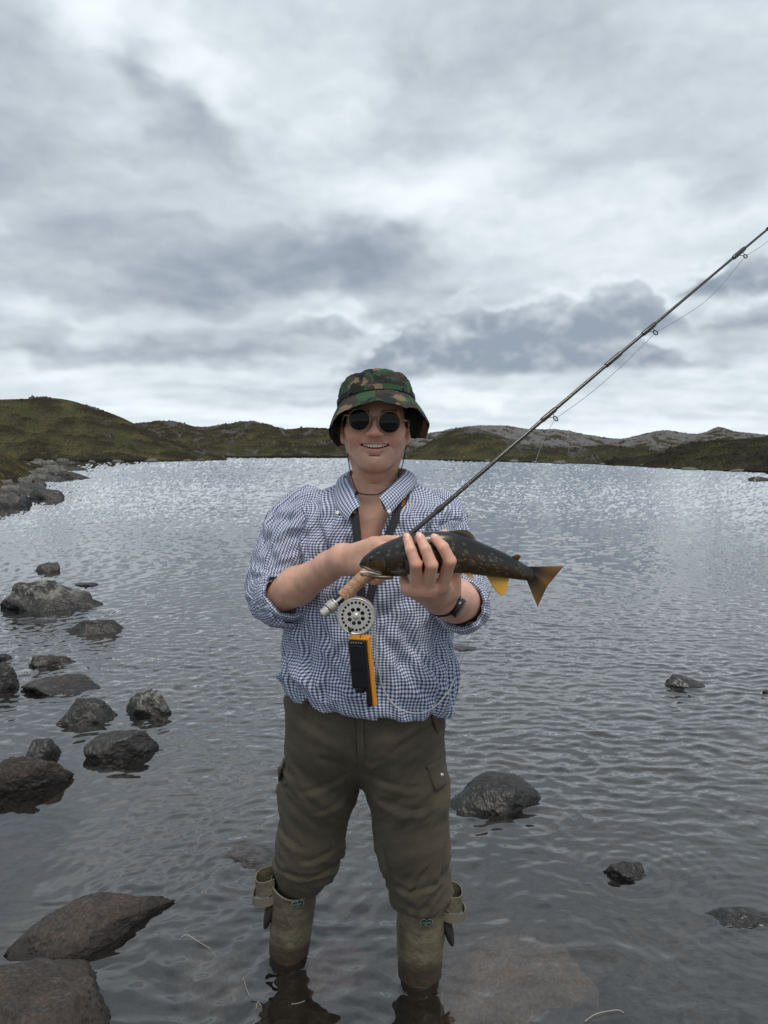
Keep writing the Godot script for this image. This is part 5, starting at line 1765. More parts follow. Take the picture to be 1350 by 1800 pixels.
# a flap of cloth lying on the leg, its outline given by four corners
func pocket(tr: Node3D, called: String, c: Array, m: Material, stud: Vector3) -> void:
	var g := Geo.new()
	var p := PackedVector3Array()
	var n := 11
	for layer in 2:
		for j in n:
			for i in n:
				var u := float(i) / (n - 1)
				var v := float(j) / (n - 1)
				var edge := minf(minf(u, 1 - u), minf(v, 1 - v))
				var q: Vector3 = (c[0] as Vector3).lerp(c[1], u).lerp((c[3] as Vector3).lerp(c[2], u), v)
				q += ((c[0] + c[1] + c[2] + c[3]) / 4.0 - q) * (0.10 if edge < 0.01 and (u < 0.01 or u > 0.99) and v > 0.9 else 0.0)
				var s := legs.front(q.x, q.y)
				if s.z > -1.75 or s.z < -2.02:
					s.z = q.z - 0.06
				p.append(s + Vector3(0, 0, 0.004 + 0.0045 * smoothstep(0.0, 0.1, edge)) if layer == 0 else s - Vector3(0, 0, 0.002))
	var half := n * n
	g.sheet(p.slice(0, half), n, n)
	var o := part(called, g, m, tr)
	if stud != Vector3.ZERO:
		var b := Geo.new()
		var s := legs.front(stud.x, stud.y)
		b.lathe([Vector2(0, 0.003), Vector2(0.004, 0.0026), Vector2(0.0062, 0.0012), Vector2(0.0068, -0.001)], Transform3D(Basis(Vector3.RIGHT, PI / 2), s + Vector3(0, 0, 0.007)), 16)
		part("press_stud", b, M["steel"], tr)

func make_boot(who: Node3D, axis: Array, r: float, outer: float, badge: Vector3, tilt: float) -> void:
	var mud := noise(95, 7.0, 4)
	var wave := noise(96, 5.0, 3)
	var g := Geo.new()
	var path := curve(axis, 12)
	var low: Vector3 = axis[-1]
	for k in 8:
		path.append(Vector3(low.x, low.y - 0.02 * (k + 1), low.z - 0.001 * k))
	var nu := 49
	var p := PackedVector3Array()
	var cols := PackedColorArray()
	for layer in 2:
		for jj in path.size():
			var j: int = jj if layer == 1 else path.size() - 1 - jj
			if layer == 1 and jj > 14:
				break
			for i in nu:
				var a := TAU * (i % (nu - 1)) / (nu - 1)
				var t := clampf(float(j) / 36.0, 0.0, 1.0)
				var rr := lerpf(r, r * 0.86, t)
				if layer == 1:
					rr -= 0.003
				var q: Vector3 = path[j] + Vector3(cos(a) * rr, 0, sin(a) * rr * 1.02)
				q.y += (0.007 * cos(a * 2.0 + 0.5) - 0.012 * sin(a)) * smoothstep(0.15, 0.0, t)
				q += Vector3(cos(a), 0, sin(a)) * (0.0035 * wave.get_noise_3d(q.x, q.y * 1.6, q.z))
				p.append(q)
				var c := Color(0.150, 0.130, 0.085).lerp(Color(0.115, 0.093, 0.062), smoothstep(-0.1, 0.4, mud.get_noise_3dv(q)))
				c = c.lerp(Color(0.055, 0.043, 0.026), smoothstep(0.075, 0.045, q.y + 0.05 * mud.get_noise_3dv(q * 0.6)))
				cols.append(c if layer == 0 else Color(0.03, 0.026, 0.02))
	g.sheet(p, nu, p.size() / nu, true, PackedVector2Array(), cols)
	g.tint = Color(0.06, 0.05, 0.03)
	g.ball(Transform3D(Basis(), Vector3(low.x - outer * 0.0, -0.205, low.z + 0.085)), Vector3(0.047, 0.05, 0.13), 20, 12)
	var boot := part("boot", g, M["boot"], who)
	var rim := Geo.new()
	var ring := []
	for i in 49:
		var a := TAU * i / 48
		var q: Vector3 = path[0] + Vector3(cos(a) * (r + 0.0005), 0.0, sin(a) * (r + 0.0005) * 1.02)
		q.y += 0.007 * cos(a * 2.0 + 0.5) - 0.012 * sin(a)
		q += Vector3(cos(a), 0, sin(a)) * (0.0035 * wave.get_noise_3d(q.x, q.y * 1.6, q.z))
		ring.append(q)
	rim.tube(ring, [0.0026], 8, false)
	part("boot_rim", rim, M["boot_strap"], boot)
	# the folded gusset with its strap on the outer side
	var top: Vector3 = path[0]
	for band in 2:
		var st := Geo.new()
		st.tint = Color(0.13, 0.112, 0.075)
		var y := -0.010 - 0.036 * band
		var big := 1.0 + 0.08 * band
		var wav := curve([top + Vector3(outer * 0.050, y + 0.012, 0.030), top + Vector3(outer * 0.074, y + 0.004, 0.034), top + Vector3(outer * 0.095 * big, y - 0.001, 0.024), top + Vector3(outer * 0.104 * big, y + 0.002, 0.008), top + Vector3(outer * 0.098 * big, y + 0.012, -0.010), top + Vector3(outer * 0.076, y + 0.018, -0.018), top + Vector3(outer * 0.050, y + 0.020, -0.022)], 6)
		st.ribbon(wav, [Vector3(0, 0.040 if band == 0 else 0.024, 0)], 0.0022)
		var o := part("gusset" if band == 0 else "boot_strap", st, M["boot"] if band == 0 else M["boot_strap"], boot)
		if band == 0:
			var edge := Geo.new()
			edge.tube(wav.map(func(q: Vector3) -> Vector3: return q + Vector3(0, 0.0205, 0)), [0.0017], 6)
			part("boot_rim", edge, M["boot_strap"], boot)
	var ln := Geo.new()
	ln.ball(Transform3D(Basis(Vector3.FORWARD, outer * -0.25), top + Vector3(outer * 0.066, -0.075, 0.004)), Vector3(0.013, 0.060, 0.028), 14, 10)
	part("gusset_fold", ln, M["boot_lining"], boot)
	var b := Geo.new()
	var bp := PackedVector3Array()
	var bu := PackedVector2Array()
	for ringi in 6:
		for i in 37:
			var a := TAU * (i % 36) / 36
			var d := Vector2(cos(a), sin(a))
			var lo := 0.0
			var hi := 1.4
			for it in 14:
				var m := (lo + hi) / 2
				if heart_at(d * m) < 0.0:
					lo = m
				else:
					hi = m
			var q := d * lo * ringi / 5.0
			bu.append(Vector2(0.5 + q.x * 0.44, 0.47 + q.y * 0.41))
			var turned := q.rotated(-tilt) * Vector2(0.0165, 0.0115)
			var y := badge.y - turned.y
			var seg := path[0] as Vector3
			for s in path:
				if absf(s.y - y) < absf(seg.y - y):
					seg = s
			var t2 := clampf((path[0].y - y) / (path[0].y - low.y), 0.0, 1.0)
			var rr := lerpf(r, r * 0.86, t2) + 0.0052 - (0.001 if ringi == 5 else 0.0)
			var th := asin(clampf((badge.x + turned.x - seg.x) / rr, -1, 1))
			bp.append(Vector3(seg.x + sin(th) * rr, y, seg.z + cos(th) * rr))
	b.sheet(bp, 37, 6, true, bu, PackedColorArray(), true)
	part("badge", b, M["badge"], boot)

func make_watch(who: Node3D) -> void:
	var o := Node3D.new()
	o.name = "wristwatch"
	who.add_child(o)
	var W := Vector3(0.1129, 1.064, -1.535)
	var E := Vector3(0.1885, 1.002, -1.8)
	var y := (W - E).normalized()
	var mid := W - y * 0.026
	var x := y.cross(Vector3.UP).normalized()
	var at := Transform3D(Basis(x, y, x.cross(y)), mid)
	var s := Geo.new()
	s.lathe([Vector2(0.030, -0.0115), Vector2(0.0392, -0.011), Vector2(0.0398, 0.0), Vector2(0.0392, 0.011), Vector2(0.030, 0.0115)], at, 40)
	part("watch_strap", s, M["black_rubber"], o)
	var out := (Vector3.RIGHT * 0.80 + Vector3.DOWN * 0.42 + Vector3.BACK * 0.42)
	out = (out - y * out.dot(y)).normalized()
	var side := y.cross(out).normalized()
	var c := Transform3D(Basis(side, out, side.cross(out)), mid + out * 0.0415)
	var k := Geo.new()
	k.lathe([Vector2(0.0, -0.006), Vector2(0.019, -0.006), Vector2(0.0215, -0.004), Vector2(0.0220, 0.002), Vector2(0.0205, 0.0050), Vector2(0.0190, 0.0056), Vector2(0.0190, 0.0045)], c, 36)
	part("watch_case", k, M["black_plastic"], o)
	var gl := Geo.new()
	gl.lathe([Vector2(0.0, 0.0062), Vector2(0.0188, 0.0056), Vector2(0.0188, 0.003)], c, 36)
	part("watch_glass", gl, M["watch_glass"], o)
# ---------------------------------------------------------------- rod, reel and line
func make_tackle() -> void:
	var A := Vector3(-0.1235, 1.035, -1.505)
	var B := Vector3(0.0536, 1.192, -1.545)
	var C := Vector3(0.9615, 1.914, -1.95)
	var axis := (B - A).normalized()
	var rod := thing("fishing_rod", "dark fly rod with cork grip and silver reel held slanting up to the right", "fishing rod", Vector3(-0.0814, 1.073, -1.512))
	var cork0 := Vector3(-0.085, 1.069, -1.514)
	var tip := C + (C - B) * 0.25
	# blank, slightly bowed
	var line := []
	var rr := []
	for k in 41:
		var t := k / 40.0
		var q := B.lerp(tip, t) + Vector3(-0.2, 0.3, 0) * 0.05 * t * (1.0 - t)
		line.append(q)
		rr.append(lerpf(0.0052, 0.0024, pow(t, 0.8)))
	var bl := Geo.new()
	bl.tube([B - axis * 0.05, B], [0.0055, 0.0054], 10)
	bl.tube(line, rr, 10)
	part("rod_blank", bl, M["rod_blank"], rod)
	for spot in [[0.055, 0.0062, 0.016], [0.40, 0.0056, 0.05], [0.80, 0.0046, 0.06]]:
		var f := Geo.new()
		var i := int(spot[0] * 40.0)
		var d: Vector3 = (line[i + 1] - line[i]).normalized()
		f.tube([line[i], line[i] + d * spot[2]], [spot[1]], 10)
		part("ferrule", f, M["rod_blank"], rod)
	var wr := Geo.new()
	for k in 7:
		var q: Vector3 = B.lerp(tip, 0.085 + k * 0.0042) + Vector3(-0.002, -0.0005, 0.0047)
		wr.box(Transform3D(Basis(Vector3.BACK, 0.70), q), Vector3(0.0040 if k % 3 else 0.0055, 0.0018, 0.0006), 0.0002)
	part("rod_lettering", wr, M["white_print"], rod)
	# cork grip in rings
	var gl := (B - cork0).length()
	for k in 13:
		var ring := Geo.new()
		var a := cork0 + axis * gl * k / 13.0
		var w := 0.0128 + 0.0016 * sin(k / 12.0 * PI)
		if k == 12:
			w = 0.0105
		ring.tube([a + axis * 0.0002, a + axis * 0.0012, a + axis * (gl / 13.0 - 0.0012), a + axis * (gl / 13.0 - 0.0002)], [w - 0.0004, w, w, w - 0.0004], 18)
		part("cork_ring", ring, M["cork"], rod)
	var seat := Geo.new()
	seat.tube([A + axis * 0.012, cork0 + axis * 0.002], [0.0088], 18)
	part("reel_seat", seat, M["dark_metal"], rod)
	for q in [[0.0, 0.016, 0.0098], [0.018, 0.032, 0.0125], [0.033, 0.037, 0.0108]]:
		var cap := Geo.new()
		cap.tube([A + axis * q[0], A + axis * (q[0] + 0.001), A + axis * (q[1] - 0.001), A + axis * q[1]], [q[2] - 0.001, q[2], q[2], q[2] - 0.001], 24)
		part("seat_ring", cap, M["brushed_silver"], rod)
	# guides under the blank
	var guides := [[Vector3(0.3822, 1.436, -1.7), 0.0062], [Vector3(0.628, 1.636, -1.81), 0.0058], [Vector3(0.8816, 1.844, -1.92), 0.0046]]
	var hang := []
	for gd in guides:
		var near: Vector3 = line[0]
		for q in line:
			if absf(q.x - gd[0].x + 0.012) < absf(near.x - gd[0].x + 0.012):
				near = q
		var d := (tip - B).normalized()
		var down := (Vector3(0.62, -0.70, 0.25) - d * Vector3(0.62, -0.70, 0.25).dot(d)).normalized()
		var mid := near + down * 0.0165 + d * 0.004
		hang.append(mid)
		var ring := []
		for i in 21:
			var a := TAU * i / 20
			ring.append(mid + down * cos(a) * gd[1] + d.cross(down) * sin(a) * gd[1])
		var g := Geo.new()
		g.tube(ring, [0.0013], 7, false)
		g.tube([near - d * 0.020 + down * 0.003, near - d * 0.006 + down * 0.005, mid - down * gd[1] * 0.9 + d.cross(down) * gd[1] * 0.4], [0.0008], 6)
		g.tube([near + d * 0.018 + down * 0.003, near + d * 0.008 + down * 0.005, mid - down * gd[1] * 0.9 - d.cross(down) * gd[1] * 0.4], [0.0008], 6)
		part("line_guide", g, M["dark_metal"], rod)
		var whip := Geo.new()
		whip.tube([near - d * 0.026, near - d * 0.02, near + d * 0.018, near + d * 0.024], [0.0045, 0.0058, 0.0056, 0.0042], 10)
		part("whipping", whip, M["rod_blank"], rod)
	make_reel(rod, axis)
	# line: loops from the reel, up to the first guide, then along the rod
	var fl := Geo.new()
	var loop := curve([Vector3(-0.0228, 1.019, -1.5), Vector3(-0.0171, 0.9279, -1.6), Vector3(-0.0038, 0.8406, -1.66), Vector3(0.0193, 0.7935, -1.68), Vector3(0.0477, 0.775, -1.68), Vector3(0.0838, 0.7711, -1.68), Vector3(0.1191, 0.793, -1.67), Vector3(0.1491, 0.8411, -1.65), Vector3(0.1694, 0.9099, -1.62), Vector3(0.1959, 1.001, -1.58), Vector3(0.2211, 1.071, -1.56), Vector3(0.2554, 1.166, -1.56), Vector3(0.2919, 1.258, -1.6), Vector3(0.3251, 1.335, -1.64), Vector3(0.3525, 1.393, -1.67), hang[0]], 8)
	fl.tint = Color(0.66, 0.64, 0.58)
	fl.tube(loop.slice(0, 60), [0.00125], 6)
	fl.tint = Color(0.20, 0.20, 0.19)
	fl.tube(loop.slice(59), [0.0005], 6)
	fl.tube(curve([hang[0], hang[0].lerp(hang[1], 0.33) + Vector3(0.004, -0.007, 0), hang[0].lerp(hang[1], 0.7) + Vector3(0.003, -0.006, 0), hang[1]], 6), [0.0006], 6)
	fl.tube(curve([hang[1], hang[1].lerp(hang[2], 0.5) + Vector3(0.012, -0.016, 0), hang[2]], 8), [0.0006], 6)
	fl.tube([hang[2], hang[2].lerp(Vector3(0.9811, 1.907, -1.96), 0.5) + Vector3(0.002, -0.004, 0), Vector3(0.9813, 1.901, -1.96)], [0.0006], 6)
	solid("fishing_line", fl, M["fly_line"], Vector3(0.0838, 0.7711, -1.68), "pale fly line looping below the shirt and up to the rod guides", "fishing line")

func make_reel(rod: Node3D, axis: Vector3) -> void:
	var c := Vector3(-0.0556, 1.034, -1.492)
	var face := (Vector3(-0.05, 0.10, 1.0)).normalized()
	var up := (axis - face * axis.dot(face)).normalized()
	var at := Transform3D(Basis(up.cross(face).normalized() * -1.0, face, up), c)
	at.basis.x = at.basis.y.cross(at.basis.z)
	var o := Node3D.new()
	o.name = "fly_reel"
	rod.add_child(o)
	var R := 0.0365
	var rim := Geo.new()
	rim.lathe([Vector2(R - 0.004, -0.030), Vector2(R, -0.030), Vector2(R + 0.0008, -0.028), Vector2(R + 0.0008, -0.003), Vector2(R, 0.0012), Vector2(R - 0.0015, 0.002), Vector2(R - 0.0035, 0.0008), Vector2(R - 0.0035, -0.005)], at, 64)
	for i in 54:
		var a := TAU * i / 54
		rim.box(at * Transform3D(Basis(Vector3.UP, -a), Vector3(cos(a) * (R + 0.0006), -0.001, sin(a) * (R + 0.0006))), Vector3(0.0016, 0.004, 0.0022), 0.0005)
	part("reel_frame", rim, M["brushed_silver"], o)
	var plate := CSGCombiner3D.new()
	plate.name = "spool_face"
	o.add_child(plate)
	plate.transform = Transform3D(at.basis, at.origin - rod.position)
	plate.material_override = M["brushed_silver"]
	var disc := CSGCylinder3D.new()
	disc.radius = R - 0.003
	disc.height = 0.002
	disc.sides = 64
	disc.name = "disc"
	plate.add_child(disc)
	var holes := []
	for i in 8:
		var a := TAU * (i + 0.35) / 8
		holes.append([Vector3(cos(a), 0, sin(a)) * 0.0142, 0.0041])
	for i in 22:
		var a := TAU * (i + 0.5) / 22
		holes.append([Vector3(cos(a), 0, sin(a)) * 0.0275, 0.0027])
	for h in holes:
		var d := CSGCylinder3D.new()
		d.operation = CSGShape3D.OPERATION_SUBTRACTION
		d.radius = h[1]
		d.height = 0.01
		d.sides = 20
		d.position = h[0]
		d.name = "hole"
		plate.add_child(d, true)
	var hub := Geo.new()
	hub.lathe([Vector2(0.0, 0.0036), Vector2(0.004, 0.0034), Vector2(0.0062, 0.0022), Vector2(0.0064, 0.0009), Vector2(0.0085, 0.0013), Vector2(0.0090, 0.0006)], at, 32)
	part("spool_hub", hub, M["brushed_silver"], o)
	var dark := Geo.new()
	dark.lathe([Vector2(0.0, -0.010), Vector2(0.022, -0.010), Vector2(0.024, -0.007), Vector2(R - 0.0038, -0.007), Vector2(R - 0.0038, -0.027), Vector2(0.0, -0.027)], at, 40)
	part("spool", dark, M["dark_metal"], o)
	var foot := Geo.new()
	foot.box(Transform3D(Basis(axis, axis.cross(face).normalized(), axis.cross(axis.cross(face)).normalized()), Vector3(-0.0904, 1.065, -1.508)), Vector3(0.055, 0.006, 0.010), 0.002)
	foot.tube([Vector3(-0.0811, 1.058, -1.505), Vector3(-0.0721, 1.051, -1.508)], [0.006, 0.005], 10)
	part("reel_foot", foot, M["brushed_silver"], o)
	var knob := Geo.new()
	knob.lathe([Vector2(0.0, 0.012), Vector2(0.003, 0.0115), Vector2(0.0042, 0.009), Vector2(0.003, 0.004), Vector2(0.0036, 0.001)], at * Transform3D(Basis(), Vector3(-0.012, 0, -0.0262)), 16)
	part("reel_handle", knob, M["dark_metal"], o)

# ---------------------------------------------------------------- trout

func trout_at(t: float) -> Array:
	var s := clampf(t, 0.0, 1.0) * (trout_mid.size() - 1)
	var i := mini(int(s), trout_mid.size() - 2)
	return [(trout_mid[i] as Vector3).lerp(trout_mid[i + 1], s - i), (trout_half[i] as Vector3).lerp(trout_half[i + 1], s - i)]

var trout_mid := []
var trout_half := []

func make_fish() -> void:
	var top := curve([Vector3(-0.0452, 1.155, -1.392), Vector3(-0.0389, 1.166, -1.392), Vector3(-0.0294, 1.174, -1.393), Vector3(-0.0158, 1.184, -1.394), Vector3(0.0053, 1.194, -1.396), Vector3(0.0316, 1.204, -1.399), Vector3(0.0633, 1.211, -1.4), Vector3(0.095, 1.214, -1.402), Vector3(0.127, 1.212, -1.405), Vector3(0.1594, 1.202, -1.41), Vector3(0.1924, 1.187, -1.417), Vector3(0.2259, 1.172, -1.425), Vector3(0.2521, 1.157, -1.432), Vector3(0.2718, 1.145, -1.438), Vector3(0.2846, 1.138, -1.442)], 6)
	var low := curve([Vector3(-0.0452, 1.151, -1.392), Vector3(-0.0347, 1.149, -1.392), Vector3(-0.0253, 1.145, -1.393), Vector3(-0.0116, 1.139, -1.394), Vector3(0.0095, 1.131, -1.396), Vector3(0.036, 1.13, -1.399), Vector3(0.0678, 1.133, -1.4), Vector3(0.0997, 1.135, -1.402), Vector3(0.1318, 1.135, -1.405), Vector3(0.1643, 1.132, -1.41), Vector3(0.1973, 1.127, -1.417), Vector3(0.2308, 1.122, -1.425), Vector3(0.2569, 1.118, -1.432), Vector3(0.2766, 1.115, -1.438), Vector3(0.285, 1.111, -1.442)], 6)
	for i in top.size():
		trout_mid.append((top[i] + low[i]) / 2.0)
		trout_half.append((top[i] - low[i]) / 2.0)
	var fish := thing("trout", "brown trout with ringed spots, amber fins and open mouth held in the person's hand", "fish", Vector3(0.09, 1.137, -1.4))
	var nu := 49
	var p := PackedVector3Array()
	var uvs := PackedVector2Array()
	var m := trout_mid.size()
	for j in m:
		var c: Vector3 = trout_mid[j]
		var h: Vector3 = trout_half[j]
		var t := float(j) / (m - 1)
		var thick := h.length() * lerpf(0.74, 0.50, smoothstep(0.25, 1.0, t))
		if j < 3:
			thick *= 0.9
		for i in nu:
			var a := TAU * (i % (nu - 1)) / (nu - 1)
			var side := sin(a)
			var q := c + h * cos(a) + Vector3(0.12, 0, 1).normalized() * signf(side) * pow(absf(side), 0.85) * thick
			p.append(q)
			uvs.append(Vector2(t, absf(wrapf(a, -PI, PI)) / PI))
		if j == 0 or j == m - 1:
			pass
	for i in nu:
		p.append(trout_mid[m - 1])
		uvs.append(Vector2(1, 0.5))
	for i in nu:
		p.insert(0, trout_mid[0] + Vector3(-0.001, 0, 0))
		uvs.insert(0, Vector2(0, 0.3))
	var g := Geo.new()
	g.sheet(p, nu, m + 2, true, uvs)
	part("fish_body", g, M["trout_skin"], fish)
	# mouth: pale inside, dropped lower jaw
	var mouth := Geo.new()
	mouth.tube(curve([Vector3(-0.0074, 1.137, -1.39), Vector3(-0.021, 1.139, -1.388), Vector3(-0.0336, 1.14, -1.387), Vector3(-0.043, 1.139, -1.386)], 5), [0.008, 0.0082, 0.0078, 0.007, 0.0065, 0.006, 0.005, 0.0042, 0.0035], 12, true, 0.55)
	part("mouth_lining", mouth, M["fish_mouth"], fish)
	var jaw := Geo.new()
	jaw.tube(curve([Vector3(0.0158, 1.13, -1.392), Vector3(-0.0074, 1.131, -1.388), Vector3(-0.0283, 1.133, -1.386), Vector3(-0.044, 1.136, -1.385)], 5), [0.010, 0.0105, 0.0105, 0.010, 0.0095, 0.009, 0.0085, 0.0075, 0.0065, 0.005, 0.0035], 14, true, 0.5)
	part("lower_jaw", jaw, M["fish_jaw"], fish)
	var lip := Geo.new()
	lip.tube(curve([Vector3(-0.0437, 1.153, -1.377), Vector3(-0.0332, 1.149, -1.371), Vector3(-0.0207, 1.144, -1.369), Vector3(-0.0052, 1.14, -1.37)], 5), [0.0016, 0.002, 0.0024, 0.0022, 0.0016], 8)
	part("upper_jaw", lip, M["dark_fin_solid"], fish)
	var e := Geo.new()
	e.ball(Transform3D(Basis(), Vector3(-0.0239, 1.165, -1.377)), Vector3(0.0046, 0.0046, 0.003), 18, 10)
	part("fish_eye", e, M["fish_eye"], fish)
	var er := Geo.new()
	var ring := []
	for i in 25:
		ring.append(Vector3(-0.0239, 1.165, -1.376) + Vector3(cos(TAU * i / 24) * 0.0047, sin(TAU * i / 24) * 0.0047, 0))
	er.tube(ring, [0.0006], 6, false)
	part("eye_ring", er, M["fish_eye_ring"], fish)
	# fins: root line, outer edge, colours
	fin(fish, "dorsal_fin", [Vector3(0.1142, 1.211, -1.404), Vector3(0.1324, 1.209, -1.406), Vector3(0.1519, 1.203, -1.409), Vector3(0.1736, 1.193, -1.412)], [Vector3(0.1174, 1.214, -1.404), Vector3(0.1389, 1.216, -1.408), Vector3(0.1574, 1.214, -1.412), Vector3(0.1705, 1.2, -1.414)], Color(0.035, 0.028, 0.014), Color(0.10, 0.08, 0.04), 14)
	fin(fish, "adipose_fin", [Vector3(0.2416, 1.162, -1.428), Vector3(0.2461, 1.159, -1.429), Vector3(0.2541, 1.154, -1.431)], [Vector3(0.2482, 1.167, -1.429), Vector3(0.2548, 1.167, -1.43), Vector3(0.2607, 1.162, -1.432)], Color(0.05, 0.032, 0.016), Color(0.22, 0.09, 0.04), 3)
	fin(fish, "tail_fin", [Vector3(0.2765, 1.142, -1.44), Vector3(0.2834, 1.131, -1.441), Vector3(0.2849, 1.122, -1.442), Vector3(0.2737, 1.115, -1.44)], [Vector3(0.3469, 1.141, -1.452), Vector3(0.3239, 1.114, -1.45), Vector3(0.3129, 1.099, -1.449), Vector3(0.2966, 1.062, -1.447)], Color(0.022, 0.016, 0.009), Color(0.17, 0.085, 0.02), 22)
	fin(fish, "anal_fin", [Vector3(0.1918, 1.129, -1.416), Vector3(0.2073, 1.127, -1.419), Vector3(0.2228, 1.125, -1.422), Vector3(0.2364, 1.123, -1.426)], [Vector3(0.2068, 1.105, -1.414), Vector3(0.2207, 1.091, -1.413), Vector3(0.2286, 1.097, -1.416), Vector3(0.2361, 1.117, -1.424)], Color(0.34, 0.19, 0.02), Color(0.60, 0.30, 0.02), 12)
	fin(fish, "pelvic_fin", [Vector3(0.1446, 1.138, -1.395), Vector3(0.1531, 1.137, -1.396), Vector3(0.1617, 1.136, -1.397)], [Vector3(0.1544, 1.132, -1.388), Vector3(0.1617, 1.127, -1.387), Vector3(0.1652, 1.131, -1.39)], Color(0.20, 0.10, 0.02), Color(0.40, 0.2, 0.03), 6)
	fin(fish, "pectoral_fin", [Vector3(0.0383, 1.166, -1.371), Vector3(0.0393, 1.155, -1.369), Vector3(0.0383, 1.142, -1.37)], [Vector3(0.0504, 1.169, -1.363), Vector3(0.0597, 1.15, -1.361), Vector3(0.0557, 1.132, -1.362)], Color(0.020, 0.014, 0.008), Color(0.055, 0.032, 0.012), 10)
	fin(fish, "fin_edge", [Vector3(0.0424, 1.139, -1.367), Vector3(0.0445, 1.135, -1.366), Vector3(0.0466, 1.132, -1.367)], [Vector3(0.0577, 1.137, -1.362), Vector3(0.0608, 1.133, -1.361), Vector3(0.0506, 1.129, -1.363)], Color(0.45, 0.43, 0.40), Color(0.55, 0.53, 0.5), 4)

func fin(fish: Node3D, called: String, root_line: Array, rim: Array, c0: Color, c1: Color, rays: int) -> void:
	var a := curve(root_line, 8)
	var b := curve(rim, 8)
	var nu := a.size()
	var nv := 9
	var p := PackedVector3Array()
	var cols := PackedColorArray()
	for layer in 2:
		for jj in nv:
			var j := jj if layer == 0 else nv - 1 - jj
			var t := float(j) / (nv - 1)
			for i in nu:
				var s := float(i) / (nu - 1)
				var ray := cos(s * rays * TAU) * 0.5 + 0.5
				var q: Vector3 = a[i].lerp(b[i], t)
				var z := 0.0009 * ray * (1.0 - t) + lerpf(0.0012, 0.0002, t) + 0.003 * sin(s * PI) * t
				p.append(q + Vector3(0, 0, z if layer == 0 else z - 2.0 * lerpf(0.0012, 0.0002, t)))
				cols.append(c0.lerp(c1, smoothstep(0.1, 0.8, t)) * lerpf(0.55, 1.15, ray))
	var g := Geo.new()
	g.sheet(p, nu, nv * 2, false, PackedVector2Array(), cols)
	part(called, g, M["dark_fin"], fish)

